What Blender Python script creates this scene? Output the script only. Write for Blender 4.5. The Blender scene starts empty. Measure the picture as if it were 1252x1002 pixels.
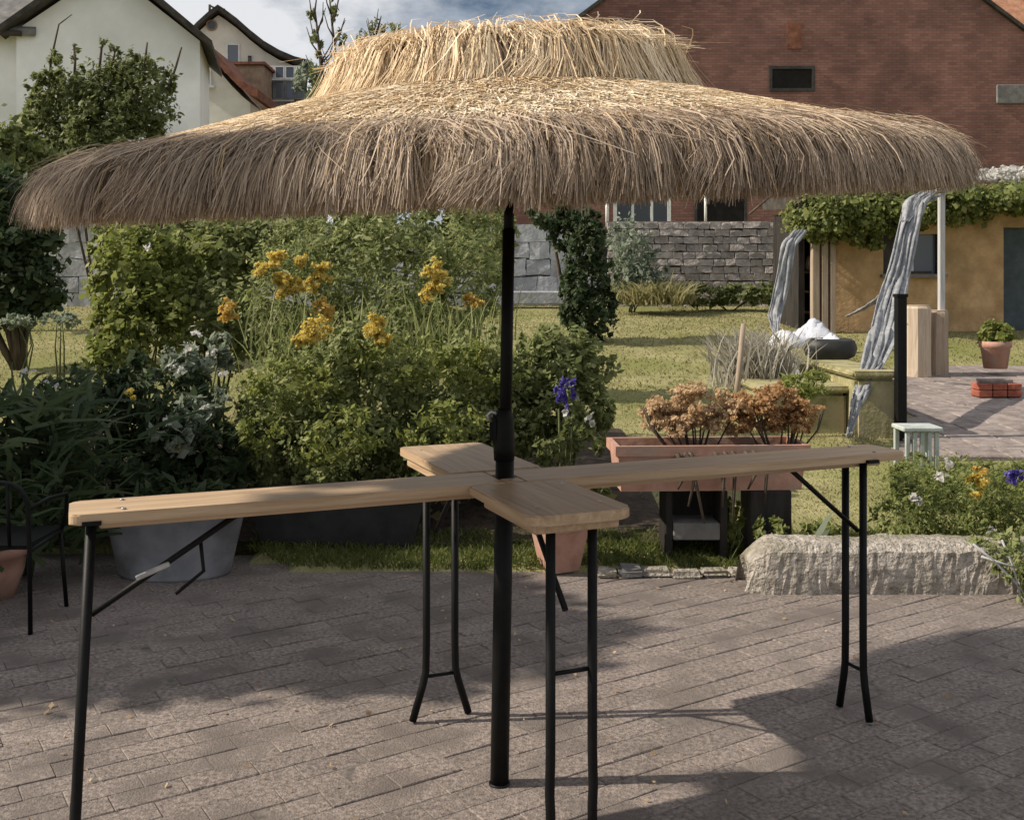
import bpy, bmesh, math, random
import numpy as np
from mathutils import Vector, Matrix, noise
R = math.radians
random.seed(7); rng = np.random.default_rng(11)
scene = bpy.context.scene
C = scene.collection

# ------------------------------------------------------------------ camera, sky, sun, exposure
CH, F, Y0 = 1.66, 1280.0, 350.0          # eye height, focal length and horizon row of the photograph
cam = bpy.data.objects.new('camera', bpy.data.cameras.new('camera')); C.objects.link(cam)
cam.location = (0, 0, CH); cam.rotation_euler = (R(90), 0, 0)
cam.data.sensor_width = 36.0; cam.data.lens = 36.0 * F / 1252.0
cam.data.shift_y = -(501.0 - Y0) / 1252.0
cam.data.clip_start = 0.05; cam.data.clip_end = 2000
scene.camera = cam

SUN_DIR = Vector((-1.0, -0.06, 0.76)).normalized()     # towards the sun: from the left, a little from the camera's side
w = bpy.data.worlds.new('World'); scene.world = w; w.use_nodes = True
nt = w.node_tree; nt.nodes.clear()
out = nt.nodes.new('ShaderNodeOutputWorld'); bg = nt.nodes.new('ShaderNodeBackground')
sky = nt.nodes.new('ShaderNodeTexSky'); sky.sky_type = 'NISHITA'; sky.sun_disc = False
sky.sun_elevation = math.asin(SUN_DIR.z); sky.sun_rotation = math.atan2(SUN_DIR.x, SUN_DIR.y)
sky.air_density = 1.0; sky.dust_density = 1.0; sky.ozone_density = 1.5
tc = nt.nodes.new('ShaderNodeTexCoord')
mp = nt.nodes.new('ShaderNodeMapping'); mp.inputs['Scale'].default_value = (1.0, 1.0, 2.0)
mp.inputs['Location'].default_value = (0.62, 0.2, 0.35)
nz = nt.nodes.new('ShaderNodeTexNoise'); nz.inputs['Scale'].default_value = 4.2; nz.inputs['Detail'].default_value = 9; nz.inputs['Roughness'].default_value = 0.58
cr = nt.nodes.new('ShaderNodeValToRGB'); cr.color_ramp.elements[0].position = 0.33; cr.color_ramp.elements[1].position = 0.50
nz2 = nt.nodes.new('ShaderNodeTexNoise'); nz2.inputs['Scale'].default_value = 9; nz2.inputs['Detail'].default_value = 6
cc = nt.nodes.new('ShaderNodeValToRGB')
cc.color_ramp.elements[0].position = 0.30; cc.color_ramp.elements[0].color = (7.4, 8.5, 10.2, 1)
cc.color_ramp.elements[1].position = 0.52; cc.color_ramp.elements[1].color = (13.0, 13.2, 13.6, 1)
mx = nt.nodes.new('ShaderNodeMix'); mx.data_type = 'RGBA'
L = nt.links
L.new(tc.outputs['Generated'], mp.inputs['Vector']); L.new(mp.outputs['Vector'], nz.inputs['Vector']); L.new(mp.outputs['Vector'], nz2.inputs['Vector'])
L.new(nz.outputs['Fac'], cr.inputs['Fac']); L.new(nz2.outputs['Fac'], cc.inputs['Fac'])
L.new(cr.outputs['Color'], mx.inputs['Factor']); L.new(sky.outputs['Color'], mx.inputs['A']); L.new(cc.outputs['Color'], mx.inputs['B'])
L.new(mx.outputs['Result'], bg.inputs['Color']); L.new(bg.outputs['Background'], out.inputs['Surface'])
bg.inputs['Strength'].default_value = 0.05

sd = bpy.data.lights.new('sun', 'SUN'); sd.energy = 5.0; sd.angle = R(0.55); sd.color = (1.0, 0.90, 0.76)
so = bpy.data.objects.new('sun', sd); C.objects.link(so); so.location = (-20, -3, 16)
so.rotation_euler = SUN_DIR.to_track_quat('Z', 'Y').to_euler()

vs = scene.view_settings
vs.view_transform = 'Standard'; vs.look = 'None'; vs.gamma = 1.0; vs.exposure = 0.28; vs.use_curve_mapping = False
scene.render.engine = 'CYCLES'
scene.cycles.max_bounces = 6; scene.cycles.diffuse_bounces = 3; scene.cycles.glossy_bounces = 2; scene.cycles.transmission_bounces = 3; scene.cycles.transparent_max_bounces = 4
scene.render.resolution_x = 1024; scene.render.resolution_y = 819

# ------------------------------------------------------------------ helpers
def P(px, py, Y):
    return Vector(((px - 626.0) * Y / F, Y, CH - (py - Y0) * Y / F))

def tag(o, label=None, cat=None, group=None, kind=None):
    if label: o['label'] = label
    if cat: o['category'] = cat
    if group: o['group'] = group
    if kind: o['kind'] = kind
    return o

def link(name, me, mat=None, parent=None, loc=None):
    o = bpy.data.objects.new(name, me); C.objects.link(o)
    if mat is not None and me is not None and len(me.materials) == 0: me.materials.append(mat)
    if parent: o.parent = parent
    if loc is not None: o.location = loc
    return o

def thing(name, label, cat, loc=(0, 0, 0), rz=0.0, group=None):
    o = bpy.data.objects.new(name, None); C.objects.link(o); o.empty_display_size = 0.1
    o.location = loc; o.rotation_euler = (0, 0, rz)
    return tag(o, label, cat, group)

def np_mesh(name, V, Fq, mat, rnd=None, smooth=False):
    V = np.asarray(V, dtype=np.float32).reshape(-1, 3); Fq = np.asarray(Fq, dtype=np.int32)
    k = Fq.shape[1]
    me = bpy.data.meshes.new(name)
    me.vertices.add(len(V)); me.vertices.foreach_set('co', V.ravel())
    me.loops.add(Fq.size); me.loops.foreach_set('vertex_index', Fq.ravel())
    me.polygons.add(len(Fq)); me.polygons.foreach_set('loop_start', np.arange(0, Fq.size, k, dtype=np.int32))
    if smooth: me.polygons.foreach_set('use_smooth', np.ones(len(Fq), dtype=bool))
    me.update(calc_edges=True)
    if rnd is not None:
        a = me.attributes.new('rnd', 'FLOAT', 'POINT'); a.data.foreach_set('value', np.asarray(rnd, dtype=np.float32).ravel())
    if mat: me.materials.append(mat)
    return me

class MB:
    """collects simple shapes for ONE mesh"""
    def __init__(s): s.bm = bmesh.new()
    def box(s, c, size, rz=0.0, bevel=0.0, rot=None, seg=1):
        m = Matrix.Translation(Vector(c)) @ (rot if rot is not None else Matrix.Rotation(rz, 4, 'Z')) @ Matrix.Diagonal((size[0], size[1], size[2], 1))
        r = bmesh.ops.create_cube(s.bm, size=1.0, matrix=m)
        if bevel > 0:
            es = list({e for v in r['verts'] for e in v.link_edges})
            bmesh.ops.bevel(s.bm, geom=es, offset=bevel, segments=seg, affect='EDGES', clamp_overlap=True)
        return s
    def tube(s, pts, r, n=10, cap=True):
        pts = [Vector(p) for p in pts]
        rs = r if isinstance(r, (list, tuple)) else [r] * len(pts)
        rings = []; up = None
        for i, p in enumerate(pts):
            d = (pts[min(i + 1, len(pts) - 1)] - pts[max(i - 1, 0)]).normalized()
            if up is None: up = Vector((0, 0, 1)) if abs(d.z) < 0.9 else Vector((1, 0, 0))
            a = (up - d * up.dot(d))
            a = a.normalized() if a.length > 1e-5 else d.orthogonal().normalized()
            b = d.cross(a); up = a
            rings.append([s.bm.verts.new(p + (a * math.cos(t) + b * math.sin(t)) * rs[i]) for t in [2 * math.pi * j / n for j in range(n)]])
        for i in range(len(rings) - 1):
            for j in range(n):
                f = s.bm.faces.new((rings[i][j], rings[i][(j + 1) % n], rings[i + 1][(j + 1) % n], rings[i + 1][j])); f.smooth = True
        if cap:
            s.bm.faces.new(rings[0][::-1]); s.bm.faces.new(rings[-1])
        return s
    def lathe(s, prof, c=(0, 0, 0), n=24, sx=1.0, sy=1.0, smooth=True, cap0=True, cap1=False, rz=0.0):
        c = Vector(c); rings = []
        for r_, z in prof:
            rings.append([s.bm.verts.new(c + Vector((r_ * sx * math.cos(2 * math.pi * j / n + rz), r_ * sy * math.sin(2 * math.pi * j / n + rz), z))) for j in range(n)])
        for i in range(len(rings) - 1):
            for j in range(n):
                f = s.bm.faces.new((rings[i][j], rings[i][(j + 1) % n], rings[i + 1][(j + 1) % n], rings[i + 1][j])); f.smooth = smooth
        if cap0: s.bm.faces.new(rings[0][::-1])
        if cap1: s.bm.faces.new(rings[-1])
        return s
    def prism(s, pts, d):
        """polygon (list of points) swept by vector d"""
        d = Vector(d); a = [s.bm.verts.new(Vector(p)) for p in pts]; b = [s.bm.verts.new(Vector(p) + d) for p in pts]
        s.bm.faces.new(a); s.bm.faces.new(b[::-1]); n = len(a)
        for i in range(n): s.bm.faces.new((a[i], b[i], b[(i + 1) % n], a[(i + 1) % n]))
        return s
    def quad(s, *p):
        s.bm.faces.new([s.bm.verts.new(Vector(q)) for q in p]); return s
    def mesh(s, name, mat=None):
        bmesh.ops.recalc_face_normals(s.bm, faces=s.bm.faces)
        me = bpy.data.meshes.new(name); s.bm.to_mesh(me); s.bm.free()
        if mat: me.materials.append(mat)
        return me
    def build(s, name, mat, parent=None, loc=None):
        return link(name, s.mesh(name, mat), None, parent, loc)

# ------------------------------------------------------------------ materials
def mat_base(name):
    m = bpy.data.materials.new(name); m.use_nodes = True
    n = m.node_tree.nodes; b = n['Principled BSDF']
    return m, m.node_tree, b

def noise_mat(name, c1, c2, scale=8.0, rough=0.8, bump=0.3, bscale=None, stretch=(1, 1, 1), metal=0.0, obj_rand=0.0, c3=None, scale2=1.3, mid=(0.35, 0.65), bdist=0.02, spec=0.3):
    m, t, b = mat_base(name); L = t.links; N = t.nodes
    g = N.new('ShaderNodeNewGeometry'); mp = N.new('ShaderNodeMapping'); mp.inputs['Scale'].default_value = stretch
    L.new(g.outputs['Position'], mp.inputs['Vector'])
    nz = N.new('ShaderNodeTexNoise'); nz.inputs['Scale'].default_value = scale; nz.inputs['Detail'].default_value = 8; nz.inputs['Roughness'].default_value = 0.62
    L.new(mp.outputs['Vector'], nz.inputs['Vector'])
    r = N.new('ShaderNodeValToRGB'); r.color_ramp.elements[0].position = mid[0]; r.color_ramp.elements[1].position = mid[1]
    r.color_ramp.elements[0].color = (*c1, 1); r.color_ramp.elements[1].color = (*c2, 1)
    L.new(nz.outputs['Fac'], r.inputs['Fac']); col = r.outputs['Color']
    if c3 is not None:
        n2 = N.new('ShaderNodeTexNoise'); n2.inputs['Scale'].default_value = scale2; n2.inputs['Detail'].default_value = 5
        L.new(g.outputs['Position'], n2.inputs['Vector'])
        r2 = N.new('ShaderNodeValToRGB'); r2.color_ramp.elements[0].position = 0.48; r2.color_ramp.elements[1].position = 0.66
        L.new(n2.outputs['Fac'], r2.inputs['Fac'])
        x = N.new('ShaderNodeMix'); x.data_type = 'RGBA'; x.inputs['B'].default_value = (*c3, 1)
        L.new(r2.outputs['Color'], x.inputs['Factor']); L.new(col, x.inputs['A']); col = x.outputs['Result']
    if obj_rand > 0:
        oi = N.new('ShaderNodeObjectInfo'); mr = N.new('ShaderNodeMapRange')
        mr.inputs['To Min'].default_value = 1 - obj_rand; mr.inputs['To Max'].default_value = 1 + obj_rand
        L.new(oi.outputs['Random'], mr.inputs['Value'])
        h = N.new('ShaderNodeHueSaturation'); L.new(mr.outputs['Result'], h.inputs['Value']); L.new(col, h.inputs['Color']); col = h.outputs['Color']
    L.new(col, b.inputs['Base Color'])
    b.inputs['Roughness'].default_value = rough; b.inputs['Metallic'].default_value = metal; b.inputs['Specular IOR Level'].default_value = spec
    if bump > 0:
        bz = N.new('ShaderNodeTexNoise'); bz.inputs['Scale'].default_value = bscale or scale * 3; bz.inputs['Detail'].default_value = 6
        L.new(mp.outputs['Vector'], bz.inputs['Vector'])
        bp = N.new('ShaderNodeBump'); bp.inputs['Strength'].default_value = bump; bp.inputs['Distance'].default_value = bdist
        L.new(bz.outputs['Fac'], bp.inputs['Height']); L.new(bp.outputs['Normal'], b.inputs['Normal'])
    return m

def rnd_mat(name, cols, rough=0.6, trans=0.0, spec=0.25):
    """colour picked by the per-piece attribute 'rnd'"""
    m, t, b = mat_base(name); L = t.links; N = t.nodes
    a = N.new('ShaderNodeAttribute'); a.attribute_name = 'rnd'
    r = N.new('ShaderNodeValToRGB'); els = r.color_ramp.elements
    while len(els) < len(cols): els.new(0.5)
    for i, c in enumerate(cols): els[i].position = i / max(1, len(cols) - 1); els[i].color = (*c, 1)
    L.new(a.outputs['Fac'], r.inputs['Fac']); L.new(r.outputs['Color'], b.inputs['Base Color'])
    b.inputs['Roughness'].default_value = rough; b.inputs['Specular IOR Level'].default_value = spec
    if trans > 0:
        tr = N.new('ShaderNodeBsdfTranslucent'); mixn = N.new('ShaderNodeMixShader'); mixn.inputs[0].default_value = trans
        L.new(r.outputs['Color'], tr.inputs['Color'])
        o = N['Material Output']; L.new(b.outputs[0], mixn.inputs[1]); L.new(tr.outputs[0], mixn.inputs[2]); L.new(mixn.outputs[0], o.inputs['Surface'])
    return m

def glass_mat(name, col=(0.02, 0.025, 0.03)):
    m, t, b = mat_base(name); b.inputs['Base Color'].default_value = (*col, 1); b.inputs['Roughness'].default_value = 0.08; b.inputs['Specular IOR Level'].default_value = 0.6
    return m

def wood_mat(name, c1, c2, axis=0, scale=5.0, rough=0.45):
    m, t, b = mat_base(name); L = t.links; N = t.nodes
    tcx = N.new('ShaderNodeTexCoord'); mp = N.new('ShaderNodeMapping')
    s = [14.0, 14.0, 14.0]; s[axis] = 0.9; mp.inputs['Scale'].default_value = s
    L.new(tcx.outputs['Object'], mp.inputs['Vector'])
    nz = N.new('ShaderNodeTexNoise'); nz.inputs['Scale'].default_value = scale * 0.5; nz.inputs['Detail'].default_value = 9; nz.inputs['Roughness'].default_value = 0.65; nz.inputs['Distortion'].default_value = 0.6
    L.new(mp.outputs['Vector'], nz.inputs['Vector'])
    r = N.new('ShaderNodeValToRGB'); r.color_ramp.elements[0].position = 0.3; r.color_ramp.elements[1].position = 0.68
    r.color_ramp.elements[0].color = (*c1, 1); r.color_ramp.elements[1].color = (*c2, 1)
    L.new(nz.outputs['Fac'], r.inputs['Fac'])
    v = N.new('ShaderNodeTexVoronoi'); v.inputs['Scale'].default_value = 3.2; L.new(tcx.outputs['Object'], v.inputs['Vector'])
    kr = N.new('ShaderNodeValToRGB'); kr.color_ramp.elements[0].position = 0.03; kr.color_ramp.elements[0].color = (1, 1, 1, 1); kr.color_ramp.elements[1].position = 0.07; kr.color_ramp.elements[1].color = (0, 0, 0, 1)
    L.new(v.outputs['Distance'], kr.inputs['Fac'])
    x = N.new('ShaderNodeMix'); x.data_type = 'RGBA'; x.inputs['B'].default_value = (c1[0] * 0.4, c1[1] * 0.33, c1[2] * 0.3, 1)
    L.new(kr.outputs['Color'], x.inputs['Factor']); L.new(r.outputs['Color'], x.inputs['A'])
    L.new(x.outputs['Result'], b.inputs['Base Color']); b.inputs['Roughness'].default_value = rough
    bp = N.new('ShaderNodeBump'); bp.inputs['Strength'].default_value = 0.15; bp.inputs['Distance'].default_value = 0.005
    L.new(nz.outputs['Fac'], bp.inputs['Height']); L.new(bp.outputs['Normal'], b.inputs['Normal'])
    return m

M = {}
M['paver'] = noise_mat('paver', (0.115, 0.092, 0.082), (0.30, 0.254, 0.228), 55, 0.9, 0.9, 130, obj_rand=0.12, c3=(0.145, 0.121, 0.108), scale2=3.5, bdist=0.006)
M['joint'] = noise_mat('joint_sand', (0.09, 0.078, 0.068), (0.20, 0.175, 0.155), 30, 0.95, 0.5, 100, bdist=0.006)
M['slab'] = noise_mat('terrace_slab', (0.16, 0.13, 0.118), (0.29, 0.245, 0.225), 9, 0.9, 0.4, 40, obj_rand=0.12)
M['soil'] = noise_mat('soil', (0.02, 0.015, 0.01), (0.07, 0.05, 0.035), 14, 0.95, 0.8, 40)
M['stone'] = noise_mat('rough_stone', (0.24, 0.21, 0.175), (0.54, 0.49, 0.43), 16, 0.92, 1.0, 42, bdist=0.04, c3=(0.25, 0.23, 0.17), scale2=4)
M['walls'] = noise_mat('wall_stone', (0.26, 0.225, 0.205), (0.46, 0.41, 0.38), 7, 0.92, 0.5, 20, obj_rand=0.18, bdist=0.05)
M['wallw'] = noise_mat('whitewash_block', (0.28, 0.28, 0.30), (0.46, 0.47, 0.50), 5, 0.9, 0.5, 15, obj_rand=0.12, bdist=0.03)
M['mortar'] = noise_mat('mortar', (0.12, 0.105, 0.095), (0.22, 0.195, 0.175), 9, 0.95, 0.5)
M['white'] = noise_mat('white_render', (0.76, 0.755, 0.74), (0.88, 0.875, 0.86), 1.2, 0.9, 0.25, 25, c3=(0.68, 0.675, 0.65), scale2=0.4)
M['cream'] = noise_mat('cream_render', (0.60, 0.57, 0.49), (0.76, 0.73, 0.65), 1.2, 0.9, 0.2, 25)
M['hut'] = noise_mat('hut_render', (0.37, 0.23, 0.115), (0.56, 0.37, 0.20), 3.5, 0.92, 0.6, 14, c3=(0.30, 0.20, 0.10), scale2=1.6, bdist=0.03)
M['roofgrey'] = noise_mat('roof_grey', (0.11, 0.105, 0.10), (0.22, 0.21, 0.20), 3, 0.85, 0.4, 18)
M['roofdark'] = noise_mat('roof_dark', (0.03, 0.026, 0.022), (0.075, 0.065, 0.055), 4, 0.8, 0.3)
M['roofred'] = noise_mat('roof_red', (0.13, 0.05, 0.03), (0.26, 0.11, 0.07), 4, 0.85, 0.5, 20)
M['rooforange'] = noise_mat('roof_orange', (0.30, 0.14, 0.08), (0.48, 0.25, 0.16), 4, 0.85, 0.5, 20)
M['brownwall'] = noise_mat('brown_wall', (0.22, 0.15, 0.10), (0.36, 0.26, 0.18), 3, 0.9, 0.3)
M['frame_w'] = noise_mat('frame_white', (0.6, 0.6, 0.58), (0.75, 0.75, 0.73), 6, 0.6, 0)
M['frame_d'] = noise_mat('frame_dark', (0.03, 0.025, 0.022), (0.06, 0.05, 0.045), 6, 0.6, 0)
M['glass'] = glass_mat('window_glass')
M['glassgrey'] = glass_mat('grey_glass', (0.10, 0.115, 0.14))
M['dark'] = noise_mat('dark_void', (0.008, 0.007, 0.006), (0.015, 0.013, 0.012), 4, 0.9, 0)
M['bluegrey'] = noise_mat('blue_door', (0.045, 0.06, 0.07), (0.075, 0.095, 0.105), 5, 0.7, 0.15)
M['metal'] = noise_mat('black_metal', (0.003, 0.003, 0.003), (0.006, 0.006, 0.006), 40, 0.55, 0.05, spec=0.2)
M['steel'] = noise_mat('galvanised', (0.35, 0.36, 0.37), (0.55, 0.56, 0.57), 30, 0.4, 0.05, metal=0.7)
M['pole'] = noise_mat('pole_coat', (0.003, 0.003, 0.003), (0.006, 0.0065, 0.006), 25, 0.55, 0.04, spec=0.2)
M['wood_x'] = wood_mat('varnished_spruce_long', (0.36, 0.24, 0.14), (0.60, 0.44, 0.285), 0)
M['wood_y'] = wood_mat('varnished_spruce_cross', (0.33, 0.215, 0.125), (0.56, 0.405, 0.26), 1)
M['oldwood'] = wood_mat('weathered_wood', (0.24, 0.18, 0.13), (0.42, 0.33, 0.25), 2, rough=0.85)
M['log'] = wood_mat('log_wood', (0.38, 0.29, 0.21), (0.58, 0.48, 0.37), 2, rough=0.85)
M['greywood'] = wood_mat('grey_wood', (0.30, 0.30, 0.30), (0.48, 0.48, 0.48), 2, rough=0.8)
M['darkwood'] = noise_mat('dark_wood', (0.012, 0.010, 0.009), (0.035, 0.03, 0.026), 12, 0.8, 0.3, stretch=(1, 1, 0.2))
M['terra'] = noise_mat('terracotta', (0.34, 0.18, 0.13), (0.48, 0.28, 0.21), 8, 0.85, 0.2, c3=(0.36, 0.25, 0.20), scale2=5)
M['terrad'] = noise_mat('terracotta_dark', (0.22, 0.09, 0.05), (0.36, 0.16, 0.10), 8, 0.85, 0.2)
M['redbrick'] = noise_mat('red_brick', (0.22, 0.06, 0.035), (0.36, 0.12, 0.08), 14, 0.9, 0.4)
M['grey_tub'] = noise_mat('grey_plastic', (0.24, 0.25, 0.27), (0.36, 0.37, 0.40), 5, 0.55, 0.1, c3=(0.14, 0.14, 0.14), scale2=3)
M['black_tub'] = noise_mat('black_plastic', (0.015, 0.016, 0.016), (0.035, 0.036, 0.035), 5, 0.5, 0.1)
M['sheet'] = noise_mat('white_sheet', (0.42, 0.44, 0.49), (0.60, 0.61, 0.67), 6, 0.5, 0.3, 12)
M['gauze'] = noise_mat('grey_gauze', (0.17, 0.175, 0.185), (0.33, 0.335, 0.345), 12, 0.85, 0.2, 40, stretch=(1, 1, 0.6))
M['moss'] = noise_mat('mossy_concrete', (0.19, 0.18, 0.08), (0.40, 0.36, 0.20), 7, 0.95, 0.5, 30, c3=(0.36, 0.31, 0.20), scale2=2.5)
M['whitepaint'] = noise_mat('white_paint', (0.32, 0.36, 0.34), (0.48, 0.51, 0.49), 8, 0.6, 0.1)
M['bark'] = noise_mat('bark', (0.045, 0.035, 0.025), (0.12, 0.095, 0.07), 18, 0.95, 0.8, stretch=(1, 1, 0.25))
M['stem'] = noise_mat('green_stem', (0.05, 0.07, 0.025), (0.12, 0.13, 0.05), 10, 0.8, 0.2)
M['lawn'] = noise_mat('lawn_ground', (0.19, 0.18, 0.07), (0.34, 0.31, 0.15), 2.2, 0.95, 0.8, 60, c3=(0.19, 0.20, 0.06), scale2=0.5, bdist=0.03)
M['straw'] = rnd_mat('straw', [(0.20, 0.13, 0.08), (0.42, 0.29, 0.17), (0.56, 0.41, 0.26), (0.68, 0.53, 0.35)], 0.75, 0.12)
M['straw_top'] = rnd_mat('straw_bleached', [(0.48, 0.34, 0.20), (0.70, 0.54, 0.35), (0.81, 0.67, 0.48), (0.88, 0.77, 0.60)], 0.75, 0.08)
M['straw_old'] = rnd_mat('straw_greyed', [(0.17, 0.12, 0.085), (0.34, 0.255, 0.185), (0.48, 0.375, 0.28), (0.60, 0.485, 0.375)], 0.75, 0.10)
M['straw_mat'] = noise_mat('straw_backing', (0.28, 0.19, 0.11), (0.52, 0.38, 0.23), 60, 0.9, 0.8, 120, bdist=0.01)

def brick_mat():
    m, t, b = mat_base('barn_brick'); L = t.links; N = t.nodes
    g = N.new('ShaderNodeNewGeometry'); sx = N.new('ShaderNodeSeparateXYZ'); cx = N.new('ShaderNodeCombineXYZ')
    L.new(g.outputs['Position'], sx.inputs[0]); L.new(sx.outputs['X'], cx.inputs['X']); L.new(sx.outputs['Z'], cx.inputs['Y'])
    br = N.new('ShaderNodeTexBrick'); br.inputs['Scale'].default_value = 1.0
    br.inputs['Brick Width'].default_value = 0.26; br.inputs['Row Height'].default_value = 0.085; br.inputs['Mortar Size'].default_value = 0.008
    br.inputs['Color1'].default_value = (0.27, 0.132, 0.105, 1); br.inputs['Color2'].default_value = (0.19, 0.09, 0.072, 1); br.inputs['Mortar'].default_value = (0.13, 0.085, 0.07, 1)
    L.new(cx.outputs[0], br.inputs['Vector'])
    nz = N.new('ShaderNodeTexNoise'); nz.inputs['Scale'].default_value = 0.9; nz.inputs['Detail'].default_value = 8
    L.new(g.outputs['Position'], nz.inputs['Vector'])
    r = N.new('ShaderNodeValToRGB'); r.color_ramp.elements[0].position = 0.35; r.color_ramp.elements[0].color = (0.7, 0.68, 0.68, 1); r.color_ramp.elements[1].position = 0.7; r.color_ramp.elements[1].color = (1.25, 1.22, 1.2, 1)
    L.new(nz.outputs['Fac'], r.inputs['Fac'])
    x = N.new('ShaderNodeMix'); x.data_type = 'RGBA'; x.blend_type = 'MULTIPLY'; x.inputs['Factor'].default_value = 1
    L.new(br.outputs['Color'], x.inputs['A']); L.new(r.outputs['Color'], x.inputs['B'])
    L.new(x.outputs['Result'], b.inputs['Base Color']); b.inputs['Roughness'].default_value = 0.92
    bp = N.new('ShaderNodeBump'); bp.inputs['Strength'].default_value = 0.6; bp.inputs['Distance'].default_value = 0.02
    L.new(br.outputs['Fac'], bp.inputs['Height']); bp.invert = True; L.new(bp.outputs['Normal'], b.inputs['Normal'])
    return m
M['brick'] = brick_mat()

def leafm(name, a, b_, c, trans=0.5): return rnd_mat(name, [a, b_, c], 0.55, trans, 0.3)
LM = {
 'green': leafm('leaf_green', (0.11, 0.14, 0.045), (0.23, 0.265, 0.095), (0.42, 0.43, 0.20)),
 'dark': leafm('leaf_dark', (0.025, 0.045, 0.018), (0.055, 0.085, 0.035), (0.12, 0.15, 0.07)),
 'light': leafm('leaf_light', (0.12, 0.15, 0.03), (0.22, 0.25, 0.06), (0.36, 0.38, 0.13)),
 'grey': leafm('leaf_grey', (0.12, 0.16, 0.10), (0.23, 0.27, 0.19), (0.40, 0.44, 0.36)),
 'olive': leafm('leaf_olive', (0.08, 0.10, 0.03), (0.16, 0.185, 0.065), (0.28, 0.30, 0.13)),
 'ivy': leafm('leaf_ivy', (0.07, 0.105, 0.022), (0.18, 0.21, 0.055), (0.34, 0.35, 0.14)),
 'tan': leafm('leaf_tan', (0.42, 0.28, 0.16), (0.62, 0.45, 0.27), (0.74, 0.58, 0.38)),
 'rust': leafm('leaf_rust', (0.30, 0.16, 0.07), (0.52, 0.32, 0.15), (0.62, 0.44, 0.24)),
 'yellow': leafm('flower_yellow', (0.52, 0.38, 0.06), (0.66, 0.52, 0.12), (0.74, 0.63, 0.26)),
 'orange': leafm('flower_orange', (0.52, 0.32, 0.06), (0.63, 0.44, 0.11), (0.70, 0.54, 0.20)),
 'blue': leafm('flower_blue', (0.06, 0.045, 0.30), (0.12, 0.09, 0.42), (0.24, 0.20, 0.55)),
 'whitef': leafm('flower_white', (0.5, 0.48, 0.45), (0.68, 0.66, 0.62), (0.78, 0.77, 0.74)),
 'pink': leafm('flower_pink', (0.45, 0.08, 0.12), (0.55, 0.14, 0.18), (0.6, 0.25, 0.25)),
 'grass': leafm('grass_blade', (0.06, 0.09, 0.018), (0.12, 0.15, 0.035), (0.22, 0.22, 0.075)),
 'drygrass': leafm('dry_grass_blade', (0.20, 0.19, 0.075), (0.29, 0.265, 0.12), (0.38, 0.345, 0.175)),
 'reed': leafm('reed_blade', (0.22, 0.19, 0.13), (0.40, 0.37, 0.30), (0.60, 0.58, 0.54)),
}

# ------------------------------------------------------------------ foliage
def unit(v): return v / np.maximum(np.linalg.norm(v, axis=-1, keepdims=True), 1e-6)

def leaf_arrays(pos, nrm, size, ratio=0.5, droop=0.3):
    n = len(pos); a = rng.normal(size=(n, 3)); a = unit(a - nrm * (np.sum(a * nrm, 1) * 0.75)[:, None] + nrm * 0.15 + np.array([0, 0, -droop]))
    b = unit(np.cross(a, nrm + rng.normal(size=(n, 3)) * 0.4)); c = np.cross(b, a)
    s = (size * rng.uniform(0.45, 1.0, n) * rng.choice([0.8, 1.0, 1.2, 1.7], n))[:, None]
    p0 = pos - a * s * 0.5; p2 = pos + a * s * 0.5 - c * s * 0.12
    p1 = pos + b * s * ratio * 0.5 - c * s * 0.08; p3 = pos - b * s * ratio * 0.5 - c * s * 0.08
    V = np.stack([p0, p1, p2, p3], 1).reshape(-1, 3)
    return V, np.arange(4 * n).reshape(n, 4)

def blob_points(blobs, n, shell=0.55):
    """positions and outward directions of n leaves in clumps spread through ellipsoids"""
    vol = np.array([b[3] * b[4] * b[5] for b in blobs]) ** 0.75; vol /= vol.sum()
    ps, ns = [], []
    for b, f in zip(blobs, vol):
        k = max(8, int(n * f)); nc = max(5, k // 26)
        c = np.array(b[:3]); r = np.array(b[3:6])
        cd = unit(rng.normal(size=(nc, 3))); cr = rng.uniform(shell, 1.08, (nc, 1)) ** 0.8
        cen = cd * cr
        idx = rng.integers(0, nc, k)
        loc = cen[idx] + rng.normal(size=(k, 3)) * 0.13
        ps.append(c + loc * r); ns.append(unit(cd[idx] * 0.7 + np.array([-0.25, -0.1, 0.5]) + rng.normal(size=(k, 3)) * 0.4))
    return np.concatenate(ps), np.concatenate(ns)

def foliage(name, blobs, n, size, mat, parent, origin, ratio=0.5, droop=0.3, shell=0.5, zmin=None):
    p, nr = blob_points(blobs, n, shell)
    if zmin is not None: p[:, 2] = np.maximum(p[:, 2], zmin + rng.uniform(0, 0.1, len(p)))
    V, Fq = leaf_arrays(p, nr, size, ratio, droop)
    V = V - np.array(origin)
    r = np.repeat(np.clip(rng.beta(2, 2, len(p)), 0, 1), 4)
    return link(name, np_mesh(name, V, Fq, mat, r), None, parent)

def blade_mesh(name, pts, wid, mat, rnd, side=None):
    """strips: pts [N,k,3], wid [N,k]"""
    N, k, _ = pts.shape
    d = unit(pts[:, -1] - pts[:, 0])
    s = unit(np.cross(d, rng.normal(size=(N, 3)))) if side is None else side
    A = pts + s[:, None, :] * wid[:, :, None] * 0.5; B = pts - s[:, None, :] * wid[:, :, None] * 0.5
    V = np.stack([A, B], 2).reshape(-1, 3)
    base = (np.arange(N) * 2 * k)[:, None]; j = np.arange(k - 1)[None, :] * 2
    i0 = base + j
    Fq = np.stack([i0, i0 + 1, i0 + 3, i0 + 2], -1).reshape(-1, 4)
    return np_mesh(name, V, Fq, mat, np.repeat(rnd, 2 * k))

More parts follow.
